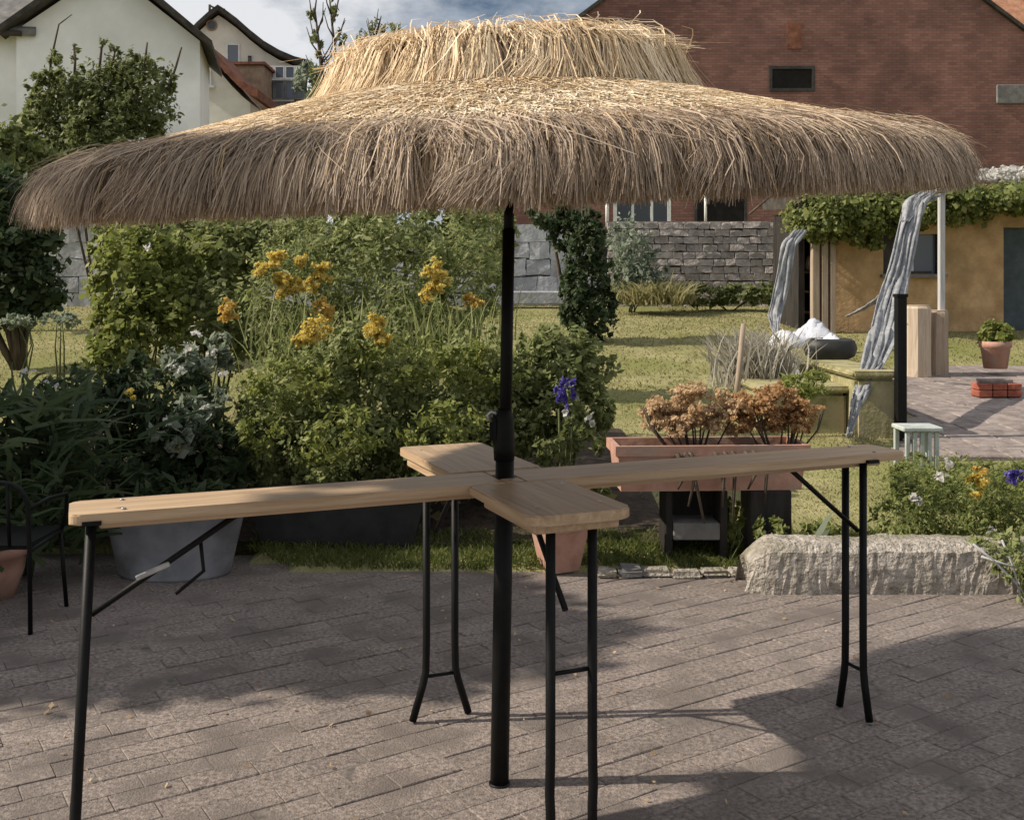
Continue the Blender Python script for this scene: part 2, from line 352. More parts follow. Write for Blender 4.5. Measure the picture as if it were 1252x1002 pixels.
def blades(name, bases, dirs, length, width, mat, parent=None, bend=0.4, origin=(0, 0, 0)):
    """grass-like blades from bases, leaning along dirs"""
    n = len(bases); l = (length * rng.uniform(0.55, 1.2, n))[:, None]
    up = unit(dirs); out_ = unit(rng.normal(size=(n, 3)) * np.array([1, 1, 0.1])) * bend
    t = np.array([0, 0.4, 0.75, 1.0])
    pts = bases[:, None, :] + up[:, None, :] * (l * t)[:, :, None] + out_[:, None, :] * (l * t ** 2)[:, :, None] - np.array([0, 0, 1]) * (l * bend * 0.5 * t ** 3)[:, :, None]
    wd = width * np.array([1, 0.9, 0.6, 0.08])[None, :] * rng.uniform(0.7, 1.2, (n, 1))
    me = blade_mesh(name, pts - np.array(origin), wd, mat, rng.beta(2, 2, n))
    return link(name, me, None, parent)

def plant(name, label, cat, base, blobs, n, size, mat, group=None, ratio=0.5, droop=0.3, stems=5, stem_r=0.012, stem_mat='stem', shell=0.5, zmin=None, sprigs=7):
    base = Vector(base); t = thing(name, label, cat, base, 0, group)
    full = list(blobs)
    for b in blobs:                                # sprigs that break the outline
        for k in range(sprigs):
            d = Vector((random.gauss(0, 1), random.gauss(-0.5, 0.8), random.gauss(0.35, 0.8))).normalized(); f = random.uniform(0.22, 0.38)
            full.append((b[0] + d.x * b[3] * 1.0, b[1] + d.y * b[4] * 1.0, max(b[2] + d.z * b[5] * 1.0, base.z + 0.05), b[3] * f, b[4] * f, b[5] * f * random.uniform(0.8, 1.5)))
    foliage('foliage', full, int(n * 1.15), size, LM[mat], t, base, ratio, droop, shell, zmin)
    if stems:
        m = MB()
        for k in range(stems):
            b = blobs[k % len(blobs)]
            e = Vector(b[:3]) - base + Vector((random.uniform(-.4, .4) * b[3], random.uniform(-.4, .4) * b[4], random.uniform(0, .6) * b[5]))
            s = Vector((random.uniform(-.06, .06), random.uniform(-.06, .06), -0.03))
            md = s.lerp(e, 0.5) + Vector((random.uniform(-.08, .08), random.uniform(-.08, .08), 0.05))
            m.tube([s, md, e], [stem_r, stem_r * 0.8, stem_r * 0.4], 6)
        m.build('stem', M[stem_mat], t)
    return t

def pb(px0, px1, py0, py1, Y, ry=None, f=1.0):
    """ellipsoid whose outline covers a picture box when it stands at depth Y"""
    c = P((px0 + px1) / 2, (py0 + py1) / 2, Y); rx = (px1 - px0) / 2 * Y / F; rz = (py1 - py0) / 2 * Y / F
    return (c.x, c.y, c.z, rx * f, ry if ry else max(rx, rz) * 0.7, rz * f)

# ------------------------------------------------------------------ ground
ty = [6.0, 6.4, 7.0, 8.0, 10.0, 14.0, 17.0, 22.0, 30.0, 60.0, 400.0]
tz = [0.00, 0.04, 0.10, 0.25, 0.36, 0.53, 0.92, 1.23, 1.35, 1.6, 6.0]
def zt(y): return float(np.interp(y, ty, tz))
def edge(x): return 6.07 if x > -1.3 else (6.5 if x < -1.75 else 6.07 + (-1.3 - x) / 0.45 * 0.43)
xs = sorted(set([-400, -150, -60, -30, -20, -14, -10, -8] + [round(-6 + 0.25 * i, 2) for i in range(57)] + [10, 14, 20, 30, 60, 150, 400]))
ysl = [-60, -20, -6, 0, 4, 5.2] + [5.6 + 0.1 * i for i in range(14)] + [7.25, 7.5, 8, 8.5, 9, 10, 11, 12, 13, 14, 15, 16, 17, 18, 20, 22, 25, 30, 40, 60, 120, 400]
V, Fq = [], []
def ground_z(x, y):
    e = edge(x)
    if -9 < x < 9 and y < e and y > -8: return -0.12
    if y <= e: return -0.12
    return zt(y) + 0.012 + 0.012 * math.sin(x * 3.1) * math.sin(y * 2.3)
for y in ysl:
    for x in xs: V.append((x, y, ground_z(x, y)))
nx = len(xs)
for j in range(len(ysl) - 1):
    for i in range(nx - 1):
        a = j * nx + i; Fq.append((a, a + 1, a + nx + 1, a + nx))
tag(link('lawn', np_mesh('lawn', V, Fq, M['lawn'], smooth=True)), kind='structure')

patio = MB().box((0, -0.7, -0.0535), (18, 14.4, 0.1)).build('patio', M['joint']); tag(patio, kind='structure')
# pavers laid in running bond, rows turned 33 degrees
PW, PL, PA = 0.118, 0.236, R(33)
def paver_mesh(w_, l_, h=0.05, c=0.008):
    m = MB(); m.box((0, 0, -h / 2), (l_ - 0.0015, w_ - 0.0035, h), bevel=c); return m.mesh('paver', M['paver'])
pm = [paver_mesh(PW, PL, c=0.0015 + 0.0008 * k) for k in range(4)]
cand = []
ca, sa = math.cos(PA), math.sin(PA)
for i in range(-84, 85):
    for j in range(-50, 51):
        u = j * PL + (0.5 * PL if i % 2 else 0); v = i * PW
        x = 0.0 + u * ca - v * sa; y = 4.2 + u * sa + v * ca
        if -5.5 < x < 5.5 and 0.5 < y < 6.4:
            vis = abs(x) / max(y, 0.1) < 0.50 and y > 3.2 and y < edge(x) + 0.05
            cand.append((0 if vis else 1, y, x))
cand.sort()
for q, (nv, y, x) in enumerate(cand[:300]):
    o = link('paver', pm[q % 4], None, patio); o.location = (x, y, random.uniform(-0.003, 0.003)); o.rotation_euler = (random.gauss(0, 0.006), random.gauss(0, 0.006), PA + random.gauss(0, 0.012))
pv = np.array([v.co[:] for v in pm[1].vertices]); pf = [tuple(p.vertices) for p in pm[1].polygons]
RV, RF = [], []
for nv, y, x in cand[300:]:
    a_ = PA + random.gauss(0, 0.012); c_, s_ = math.cos(a_), math.sin(a_); k0 = len(RV) * len(pv)
    RV.append(pv @ np.array([[c_, s_, 0], [-s_, c_, 0], [0, 0, 1]]) + np.array([x, y, random.uniform(-0.003, 0.003)]))
    RF += [tuple(k0 + i for i in f) for f in pf]
me = bpy.data.meshes.new('paver_field'); me.from_pydata(np.concatenate(RV).tolist(), [], RF); me.update()
o = link('paver_field', me, M['paver'], patio); tag(o, kind='stuff')

# flower bed soil
V, Fq = [], []
bx = [-5 + 0.25 * i for i in range(25)]; by = [6.45, 6.6, 6.8, 7, 7.5, 8, 8.5, 9, 9.6]
for y in by:
    for x in bx: V.append((x, y, zt(y) + 0.035 + 0.02 * math.sin(7 * x + 3 * y)))
for j in range(len(by) - 1):
    for i in range(len(bx) - 1):
        a = j * len(bx) + i; Fq.append((a, a + 1, a + len(bx) + 1, a + len(bx)))
tag(link('flower_bed', np_mesh('flower_bed', V, Fq, M['soil'], smooth=True)), kind='structure')

# upper terrace of stone slabs on the right
terr = MB().prism([(3.05, 8.3, zt(8.3) + 0.02), (7.5, 8.3, zt(8.3) + 0.02), (9.5, 14.0, zt(14) + 0.03), (4.95, 14.0, zt(14) + 0.03)], (0, 0, -0.3)).build('terrace', M['joint']); tag(terr, kind='structure')
slab = MB().box((0, 0, -0.02), (0.41, 0.36, 0.05), bevel=0.01).mesh('slab', M['slab'])
for j in range(16):
    y = 8.5 + j * 0.365
    x0 = 3.05 + (y - 8.3) / 5.7 * 1.9
    for i in range(9):
        x = x0 + 0.22 + i * 0.42 + (0.2 if j % 2 else 0)
        if (x - 0.2) / y > 0.52: continue
        o = link('slab', slab, None, terr); o.location = (x, y, float(np.interp(y, [8.3, 14], [zt(8.3) + 0.02, zt(14) + 0.03])) + 0.02 + random.uniform(-.004, .004)); o.rotation_euler = (R(2.8) + random.gauss(0, .008), random.gauss(0, .008), random.gauss(0, .02))

# ------------------------------------------------------------------ far buildings
def strip_roof(name, prof, Yf, Yb, th, mat, parent):
    """roof sheet following profile points (x,z), from depth Yf to Yb, th thick"""
    m = MB()
    for (x0, z0), (x1, z1) in zip(prof[:-1], prof[1:]):
        m.prism([(x0, Yf, z0), (x1, Yf, z1), (x1, Yf, z1 + th), (x0, Yf, z0 + th)], (0, Yb - Yf, 0))
    return m.build(name, mat, parent)

def window(parent, px0, px1, py0, py1, Y, frame, glass, mull=0, sill=False, fw=0.06, depth=0.08):
    a = P(px0, py1, Y); b = P(px1, py0, Y); cx, cz = (a.x + b.x) / 2, (a.z + b.z) / 2; ww, hh = b.x - a.x, b.z - a.z
    m = MB()
    m.box((cx, Y - 0.02, b.z - fw / 2), (ww, depth, fw)); m.box((cx, Y - 0.02, a.z + fw / 2), (ww, depth, fw))
    m.box((a.x + fw / 2, Y - 0.02, cz), (fw, depth, hh - 2 * fw)); m.box((b.x - fw / 2, Y - 0.02, cz), (fw, depth, hh - 2 * fw))
    for k in range(mull): m.box((a.x + ww * (k + 1) / (mull + 1), Y - 0.015, cz), (fw * 0.8, depth * 0.8, hh - 2 * fw))
    f = m.build('window', frame, parent)
    MB().box((cx, Y - 0.012, cz), (ww - fw, 0.02, hh - fw)).build('pane', glass, f)
    if sill: MB().box((cx, Y - 0.08, a.z - 0.05), (ww + 0.25, 0.2, 0.07)).build('sill', M['frame_w'], f)
    return f

# white gabled house, left
Yh = 26.0
hs = thing('white_house', 'large white rendered house gable with dark roof verge, at the far left', 'house', (P(132, 300, Yh).x, Yh, zt(Yh)))
def at0(o): o.matrix_parent_inverse = o.parent.matrix_basis.inverted(); return o
def hp(px, py, Y=Yh): p = P(px, py, Y); return (p.x, p.y, p.z)
a = hp(28, 42); b_ = hp(240, 45); ap = hp(132, -38)
zb = zt(Yh) - 0.5
at0(MB().prism([(a[0], Yh, zb), (b_[0], Yh, zb), b_, ap, a], (0, 3.2, 0)).build('wall', M['white'], hs))
at0(strip_roof('roof', [(hp(256, 56)[0], hp(256, 56)[2]), (hp(132, -46)[0], hp(132, -46)[2])], Yh - 0.45, Yh + 3.5, 0.15, M['roofdark'], hs))
at0(strip_roof('roof', [(hp(131.5, -46)[0], hp(131.5, -46)[2]), (hp(12, 51)[0], hp(12, 51)[2])], Yh - 0.45, Yh + 3.5, 0.15, M['roofdark'], hs))
# wing with its roof slope towards us
wz = hp(0, 45)[2]; wx1 = hp(60, 0)[0]
at0(MB().box(((wx1 - 22) / 2, Yh + 2.3, (wz + zb) / 2), (wx1 + 22, 4, wz - zb)).build('wing_wall', M['white'], hs))
rm = MB().prism([(-22, Yh - 0.1, wz - 0.1), (-22, Yh + 4.5, wz + 3.4), (-22, Yh + 4.5, wz + 3.55), (-22, Yh - 0.1, wz + 0.08)], (22 + wx1 - 0.2, 0, 0)); at0(rm.build('wing_roof', M['roofgrey'], hs))
at0(MB().tube([(-22, Yh - 0.16, wz - 0.06), (wx1 - 0.5, Yh - 0.16, wz - 0.06)], 0.07, 8).build('gutter', M['roofdark'], hs))

hs.rotation_euler.z = R(12)
# second house with a sweeping roof
Y2 = 42.0
h2 = thing('gabled_house', 'cream house with sweeping concave roof, round attic window and ridge crest', 'house', (P(290, 300, Y2).x, Y2, zt(Y2)))
prof = [(225, 62), (243, 40), (258, 25), (268, 17), (276, 22), (290, 32), (305, 45), (322, 58), (340, 68), (358, 75), (376, 79)]
pr = [(P(x, y, Y2).x, P(x, y, Y2).z) for x, y in prof]
at0(MB().prism([(pr[0][0], Y2, 0)] + [(x, Y2, z - 0.1) for x, z in pr[:-1]] + [(pr[-2][0], Y2, 0)], (0, 9, 0)).build('wall', M['cream'], h2))
at0(strip_roof('roof', pr, Y2 - 0.5, Y2 + 9, 0.2, M['roofdark'], h2))
at0(window(h2, 277, 293, 54, 79, Y2, M['frame_w'], M['glassgrey'], 0, True))
c = P(260, 33, Y2)
wn = at0(MB().tube([(c.x, Y2 - 0.05, c.z), (c.x, Y2 + 0.1, c.z)], 0.16, 20).build('round_window', M['glass'], h2))
m = MB()
for k in range(24):
    t0, t1 = 2 * math.pi * k / 24, 2 * math.pi * (k + 1) / 24
    m.prism([(c.x + .16 * math.cos(t0), Y2 - .07, c.z + .16 * math.sin(t0)), (c.x + .22 * math.cos(t0), Y2 - .07, c.z + .22 * math.sin(t0)), (c.x + .22 * math.cos(t1), Y2 - .07, c.z + .22 * math.sin(t1)), (c.x + .16 * math.cos(t1), Y2 - .07, c.z + .16 * math.sin(t1))], (0, .05, 0))
o = m.build('round_window_surround', M['brownwall'], h2); at0(o)
at0(window(h2, 303, 307, 68, 76, Y2, M['frame_d'], M['glass'], 0, False, 0.03))
m = MB()
for (x, y0, y1) in ((264, 8, 20), (276, 10, 24)):
    p = P(x, y0, Y2 + 1); q = P(x, y1, Y2 + 1); m.tube([p, q], 0.05, 6)
m.tube([P(264, 9, Y2 + 1), P(270, 12, Y2 + 1), P(276, 10, Y2 + 1)], 0.04, 6)
at0(m.build('ridge_crest', M['roofdark'], h2))
ch = P(281, 24, Y2 + 1.5); at0(MB().box((ch.x, ch.y, ch.z), (0.32, 0.4, 0.75), bevel=0.03).build('chimney', M['roofdark'], h2))

h2.rotation_euler.z = R(12)
# annex with curved brown roof
Y3 = 36.0
an = thing('house_annex', 'small cream annex with swooping brown roof beside the white house', 'house', (P(265, 300, Y3).x, Y3, zt(Y3)))
prof = [(225, 82), (236, 74), (246, 68), (256, 66), (264, 72), (272, 83), (284, 97), (296, 109), (306, 117), (318, 122)]
pr = [(P(x, y, Y3).x, P(x, y, Y3).z) for x, y in prof]
at0(MB().prism([(pr[0][0], Y3, 0)] + [(x, Y3, z - 0.25) for x, z in pr[:-1]] + [(pr[-2][0], Y3, 0)], (0, 3, 0)).build('wall', M['cream'], an))
at0(strip_roof('roof', pr, Y3 - 0.4, Y3 + 2.8, 0.3, M['roofred'], an))
at0(window(an, 242, 259, 84, 105, Y3, M['frame_w'], M['glass'], 0, True))
Y4 = 39.6
bw = thing('brown_shed', 'flat brown rendered shed between the annex and conservatory', 'shed', (P(298, 300, Y4).x, Y4, zt(Y4)))
p0, p1 = P(270, 118, Y4), P(322, 80, Y4)
at0(MB().box(((p0.x + p1.x) / 2, Y4 + 0.7, p1.z / 2), (p1.x - p0.x, 1.4, p1.z)).build('wall', M['brownwall'], bw))
at0(MB().box(((p0.x + p1.x) / 2, Y4 + 0.7, p1.z + 0.06), (p1.x - p0.x + 0.2, 1.7, 0.1)).build('roof', M['roofred'], bw))
Y5 = 41.2
cv = thing('conservatory', 'glazed grey conservatory under the end of the sweeping roof', 'conservatory', (P(348, 300, Y5).x, Y5, zt(Y5)))
p0, p1 = P(323, 130, Y5), P(374, 80, Y5)
at0(MB().box(((p0.x + p1.x) / 2, Y5 + 0.35, p0.z / 2 + 0.2), (p1.x - p0.x, 0.6, p0.z)).build('base_wall', M['roofgrey'], cv))
for k in range(4):
    xa = 323 + k * 12.8
    at0(window(cv, xa, xa + 12.4, 81, 97, Y5, M['frame_w'], M['glassgrey'], 0, False, 0.05))
    at0(window(cv, xa, xa + 12.4, 98.5, 122, Y5, M['roofgrey'], M['glassgrey'], 0, False, 0.05))

# brick barn
Yb = 34.0
bn = thing('brick_barn', 'huge dark red brick barn gable filling the upper right background', 'barn', (P(970, 300, Yb).x, Yb, zt(Yb)))
gl, gr_, ga = hp(545, 146, Yb), hp(1395, 146, Yb), hp(970, -172, Yb)
at0(MB().prism([(gl[0], Yb, 0.5), (gr_[0], Yb, 0.5), gr_, ga, gl], (0, 12, 0)).build('wall', M['brick'], bn))
for s, e in ((gl, -1), (gr_, 1)):
    pts = [(s[0] + e * 0.5, s[2] - 0.38), (ga[0], ga[2])]
    at0(strip_roof('roof', pts, Yb - 0.15, Yb + 12.2, 0.14, M['roofdark'], bn))
at0(window(bn, 940, 996, 81, 112, Yb, M['frame_d'], M['dark'], 0, False, 0.1))
at0(window(bn, 750, 820, 231, 276, Yb, M['frame_w'], M['glass'], 2, False, 0.11))
w2 = at0(window(bn, 849, 913, 236, 276, Yb, M['frame_d'], M['dark'], 0, False, 0.08))
p = P(862, 236, Yb); at0(MB().tube([(p.x, Yb - 0.1, p.z), (p.x, Yb - 0.1, p.z - 1.0)], 0.045, 8).build('downpipe', M['frame_w'], bn))
p = P(742, 228, Yb); at0(MB().tube([(p.x, Yb - 0.1, p.z), (p.x, Yb - 0.1, p.z - 1.4)], 0.06, 8).build('downpipe', M['frame_w'], bn))
a, c = P(1218, 127, Yb), P(1275, 104, Yb)
at0(MB().box(((a.x + c.x) / 2, Yb - 0.02, (a.z + c.z) / 2), (c.x - a.x, 0.1, c.z - a.z), bevel=0.02).build('shutter', M['roofgrey'], bn))
a, c = P(962, 60, Yb), P(980, 28, Yb)
at0(MB().box(((a.x + c.x) / 2, Yb - 0.005, (a.z + c.z) / 2), (c.x - a.x, 0.04, c.z - a.z)).build('bricked_vent', M['roofred'], bn))
# sunlit roof farther right
Y6 = 50.0
rb = thing('tiled_building', 'sunlit orange tiled roof showing past the barn verge, top right corner', 'building', (26, Y6, zt(Y6)))
at0(MB().prism([(20, Y6, 9), (20, Y6 + 8, 22), (20, Y6 + 8.3, 21.7), (20, Y6 + 0.3, 8.7)], (16, 0, 0)).build('roof', M['rooforange'], rb))
at0(MB().box((28, Y6 + 8, 4.5), (15.6, 14, 9)).build('wall', M['brownwall'], rb))

# ------------------------------------------------------------------ garden walls built of blocks
def block_wall(name, label, x0, x1, Y, zb, ztop, bw_, bh, mat, depth=0.35):
    t = thing(name, label, 'wall', ((x0 + x1) / 2, Y, zb))
    o = MB().box((0, depth / 2 + 0.02, (ztop - zb) / 2 - 0.03), (x1 - x0, depth, ztop - zb - 0.06)).build('mortar_core', M['mortar'], t)
    rows = int((ztop - zb) / bh); cnt = 0
    ms = []
    for k in range(5):
        m = MB(); m.box((0, 0, 0), (1, 0.16, 1)); me = m.mesh('block', mat)
        bmm = bmesh.new(); bmm.from_mesh(me); bmesh.ops.subdivide_edges(bmm, edges=bmm.edges, cuts=1)
        for v in bmm.verts: v.co += Vector((random.uniform(-.05, .05) if abs(v.co.x) > .4 else 0, random.uniform(-.018, .012) if v.co.y < 0 else 0, random.uniform(-.07, .07) if abs(v.co.z) > .4 else 0))
        bmm.to_mesh(me); bmm.free(); ms.append(me)
    for j in range(rows):
        x = x0 - random.uniform(0, bw_)
        while x < x1:
            w_ = bw_ * random.uniform(0.75, 1.3)
            a_, b2 = max(x, x0), min(x + w_, x1)
            if b2 - a_ > bw_ * 0.25:
                o = link('block', random.choice(ms), None, t); o.location = ((a_ + b2) / 2 - (x0 + x1) / 2, -0.02 + random.uniform(-.006, .006), (j + 0.5) * bh + random.uniform(-.01, .01)); o.scale = (b2 - a_ - 0.015, 1, bh - 0.014)
                cnt += 1
            x += w_
    return t
Yw = 22.0
zt_top = P(0, 267, Yw).z
block_wall('stone_wall', 'grey brown rubble stone garden wall below the barn windows', P(742, 0, Yw).x, P(985, 0, Yw).x, Yw, 1.15, zt_top, 0.27, 0.155, M['walls'])
block_wall('block_wall', 'pale whitewashed block wall behind the shrubs, left of the stone wall', P(40, 0, Yw).x, P(741, 0, Yw).x, Yw + 0.05, 1.15, zt_top - 0.1, 0.55, 0.36, M['wallw'])
cs = thing('wall_bench', 'low pale stone ledge at the foot of the whitewashed wall', 'stone', P(652, 370, Yw - 0.5))
MB().box((0, 0, 0.1), (1.3, 0.35, 0.28), bevel=0.03).build('slab', M['wallw'], cs)

# ------------------------------------------------------------------ hut with ivy roof
Yq = 17.0
hut = thing('garden_hut', 'low ochre rendered garden hut with ivy covered roof on the right', 'hut', (P(1130, 300, Yq).x, Yq, zt(Yq)))
x0, x1, xop = P(1004, 0, Yq).x, 12.5, 4.70
zt_h = P(0, 255, Yq).z; zb = zt(Yq) - 0.2
wl, wr, wzb, wzt = P(1080, 0, Yq).x, P(1152, 0, Yq).x, P(0, 335, Yq).z, P(0, 286, Yq).z
dl, dr, dzt = P(1227, 0, Yq).x, P(1300, 0, Yq).x, P(0, 278, Yq).z
def wallbox(m, xa, xb, za, zb_): m.box(((xa + xb) / 2, Yq + 0.12, (za + zb_) / 2), (xb - xa, 0.24, zb_ - za))
m = MB(); wallbox(m, x0, wl, zb, zt_h); wallbox(m, wl, wr, zb, wzb); wallbox(m, wl, wr, wzt, zt_h); wallbox(m, wr, dl, zb, zt_h); wallbox(m, dl, dr, dzt, zt_h); wallbox(m, dr, x1, zb, zt_h)
at0(m.build('wall', M['hut'], hut))
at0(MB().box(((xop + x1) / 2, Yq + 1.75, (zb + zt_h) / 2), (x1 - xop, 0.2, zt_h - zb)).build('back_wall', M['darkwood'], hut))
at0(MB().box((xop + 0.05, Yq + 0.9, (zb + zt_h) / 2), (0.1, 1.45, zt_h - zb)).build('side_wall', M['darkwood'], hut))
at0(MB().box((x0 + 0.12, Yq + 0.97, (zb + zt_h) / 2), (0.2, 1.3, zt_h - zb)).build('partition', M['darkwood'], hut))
at0(MB().box(((xop + x1) / 2, Yq + 0.8, zt_h + 0.14), (x1 - xop + 0.3, 2.4, 0.2), rot=Matrix.Rotation(R(4), 4, 'X')).build('roof', M['roofdark'], hut))
dk = at0(MB().box(((dl + dr) / 2, Yq + 0.16, (zb + dzt) / 2), (dr - dl, 0.06, dzt - zb)).build('door', M['bluegrey'], hut))
fr = MB(); fr.box((wl + 0.1, Yq + 0.10, (wzb + wzt) / 2), (0.22, 0.1, wzt - wzb)); fr.box((wr - 0.03, Yq + 0.1, (wzb + wzt) / 2), (0.06, 0.1, wzt - wzb)); fr.box(((wl + wr) / 2, Yq + 0.1, wzb + 0.025), (wr - wl - 0.3, 0.1, 0.05))
wf = at0(fr.build('window', M['frame_d'], hut))
MB().box(((wl + wr) / 2 + 0.1, Yq + 0.15, (wzb + wzt) / 2), (wr - wl - 0.3, 0.02, wzt - wzb)).build('pane', M['glassgrey'], wf)
o = MB(); o.box((wl + 0.45, Yq + 0.12, (wzb + wzt) / 2), (0.16, 0.03, wzt - wzb - 0.08)); o.box((wl + 0.32, Yq + 0.12, (wzb + wzt) / 2), (0.05, 0.03, wzt - wzb - 0.08))
o.build('curtain', M['frame_w'], wf)
MB().box(((wl + wr) / 2, Yq - 0.05, wzb - 0.03), (wr - wl + 0.1, 0.12, 0.05)).build('sill', M['roofgrey'], wf)
# timber posts beside the open bay
for (pa, pw) in ((997, 9), (1008, 8), (1018, 7)):
    p = P(pa, 300, Yq - 0.15)
    at0(MB().box((p.x, Yq - 0.12, (zb + zt_h) / 2 + 0.02), (pw * Yq / F, 0.14, zt_h - zb - 0.04), bevel=0.012).build('post', M['oldwood'], hut))
# stuff in the dark bay
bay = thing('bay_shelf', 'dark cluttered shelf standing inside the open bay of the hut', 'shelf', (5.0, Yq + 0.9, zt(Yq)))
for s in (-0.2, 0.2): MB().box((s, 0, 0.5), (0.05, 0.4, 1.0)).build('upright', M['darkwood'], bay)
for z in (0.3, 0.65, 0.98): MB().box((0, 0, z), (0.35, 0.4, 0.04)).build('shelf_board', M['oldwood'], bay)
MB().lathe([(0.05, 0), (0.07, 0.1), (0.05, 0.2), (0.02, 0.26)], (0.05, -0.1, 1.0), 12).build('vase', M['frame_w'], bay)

iv = thing('roof_ivy', 'bright green ivy spilling over the front edge of the hut roof', 'ivy', (P(1110, 250, Yq).x, Yq, zt_h))
bl = [pb(962, 1060, 232, 292, 16.7, 0.6), pb(1010, 1110, 226, 285, 16.7, 0.6), pb(1060, 1150, 226, 278, 16.7, 0.6), pb(1120, 1215, 224, 272, 16.8, 0.6), pb(1190, 1290, 224, 262, 16.8, 0.6), pb(1260, 1400, 222, 262, 16.8, 0.6), pb(1040, 1080, 265, 304, 16.6, 0.25), pb(975, 1010, 270, 296, 16.6, 0.3), pb(1080, 1110, 262, 290, 16.6, 0.25)]
foliage('foliage', bl, 22000, 0.085, LM['ivy'], iv, iv.location, 0.8, 0.4)
m = MB()
for k in range(6):
    x = -2.6 + k * 1.1; m.tube([(x, -0.1, -0.1), (x + 0.4, -0.2, 0.25), (x + 1.1, 0.2, 0.4)], 0.02, 5)
m.build('vine_stem', M['bark'], iv)
rs = thing('roof_blossom', 'strip of white blossom along the top of the hut roof', 'flowers', (P(1150, 214, 17.8).x, 17.8, zt_h + 0.3))
foliage('blossom', [pb(1050, 1170, 206, 224, 17.6, 0.4), pb(1150, 1300, 205, 222, 17.6, 0.4), pb(1015, 1075, 218, 230, 17.5, 0.3)], 2600, 0.10, LM['whitef'], rs, rs.location, 0.9)

# ------------------------------------------------------------------ middle distance on the right
# gauze drape from post
Yp = 13.3
post = thing('garden_post', 'slim pale grey wooden post behind the split logs', 'post', (P(1151, 0, Yp).x, Yp, zt(Yp)))
MB().box((0, 0, (P(0, 236, Yp).z - zt(Yp)) / 2 - 0.05), (0.075, 0.075, P(0, 236, Yp).z - zt(Yp) + 0.1), bevel=0.01).build('shaft', M['greywood'], post)
MB().box((0, 0, P(0, 236, Yp).z - zt(Yp) + 0.03), (0.13, 0.13, 0.05), bevel=0.01).build('cap', M['greywood'], post)

def drape(name, label, path, widths, mat, folds=5, amp=0.05, th=0.01):
    """cloth strip with folds along a path of world points"""
    path = [Vector(p) for p in path]; t = thing(name, label, 'netting', path[-1])
    n = 22; V, Fq = [], []
    # resample
    K = 40; pts, wd = [], []
    for k in range(K):
        f = k / (K - 1) * (len(path) - 1); i = min(int(f), len(path) - 2); g = f - i; g2 = g
        pts.append(path[i].lerp(path[i + 1], g2)); wd.append(widths[i] * (1 - g2) + widths[i + 1] * g2)
    for k in range(K):
        for j in range(n):
            s = j / (n - 1) - 0.5
            V.append(pts[k] + Vector((s * wd[k], amp * 2.2 * noise.noise(Vector((s * folds * 2.2, k * 0.18, folds))) * min(1, wd[k] * 3), amp * noise.noise(Vector((s * folds * 3, k * 0.25, 9))))) - path[-1])
    for k in range(K - 1):
        for j in range(n - 1): a = k * n + j; Fq.append((a, a + 1, a + n + 1, a + n))
    me = np_mesh('cloth', [tuple(v) for v in V], Fq, mat, smooth=True); o = link('cloth', me, None, t)
    sm = o.modifiers.new('solid', 'SOLIDIFY'); sm.thickness = th
    return t
drape('net_drape', 'long grey netting drape hanging from the pale post to the ground', [P(1140, 234, 13.2), P(1120, 246, 12.9), P(1108, 290, 12.5), P(1096, 345, 12.0), P(1082, 400, 10.6), P(1068, 445, 9.5), P(1048, 490, 9.0), P(1038, 532, 8.8)], [0.16, 0.28, 0.26, 0.30, 0.32, 0.22, 0.10, 0.05], M['gauze'])
drape('net_tie', 'thin pale netting strand slanting left from the grey drape', [P(1095, 345, 12.0), P(1075, 365, 12.1), P(1055, 377, 12.3), P(1036, 386, 12.6)], [0.14, 0.1, 0.07, 0.03], M['gauze'], 2, 0.02)
drape('net_curtain', 'pale net curtain hanging beside the dark hut bay', [P(978, 282, 15.5), P(964, 300, 15.3), P(957, 345, 15.2), P(947, 385, 15.0), P(948, 405, 14.6), P(965, 440, 13.8), P(985, 478, 12.8)], [0.2, 0.2, 0.22, 0.2, 0.12, 0.12, 0.06], M['gauze'], 3, 0.04)
ov = drape('net_swag', 'wispy grey netting swag stretched between drape and post top', [P(1106, 270, 12.6), P(1122, 252, 12.9), P(1138, 244, 13.1), P(1149, 238, 13.25)], [0.1, 0.08, 0.08, 0.08], M['gauze'], 2, 0.02)
bp_ = thing('black_post', 'black square post between the mossy block and the terrace', 'post', (P(1101, 0, 9.1).x, 9.1, zt(9.1)))
MB().box((0, 0, 0.62), (0.085, 0.085, 1.28), bevel=0.006).build('shaft', M['metal'], bp_)
MB().box((0, 0, 1.27), (0.10, 0.10, 0.03), bevel=0.004).build('cap', M['metal'], bp_)

# logs
def log(name, label, px0, px1, py0, Y, mat, n=9):
    c = P((px0 + px1) / 2, 0, Y); r = (px1 - px0) / 2 * Y / F; h = P(0, py0, Y).z - zt(Y)
    t = thing(name, label, 'log', (c.x, Y, zt(Y)), random.uniform(0, 1), 'upright split logs')
    m = MB(); m.lathe([(r * 1.04, -0.1), (r, 0.15), (r * 0.97, h * 0.6), (r * 1.0, h - 0.03), (r * 0.93, h)], n=n, smooth=False, cap1=True)
    for v in m.bm.verts: v.co.x *= 1 + random.uniform(-.06, .06); v.co.y *= 1 + random.uniform(-.06, .06)
    m.build('trunk', mat, t)
    mm = MB(); mm.lathe([(r * 0.9, h + 0.004), (r * 0.88, h + 0.010)], n=n, cap1=True); mm.build('cut_face', M['log'], t)
    return t
log('split_log', 'thick pale upright log, left of the pair by the terrace', 1104, 1137, 374, 13.1, M['log'])
log('split_log', 'greyer upright log under the pale post, right of the pair', 1134, 1159, 380, 13.25, M['oldwood'], 7)

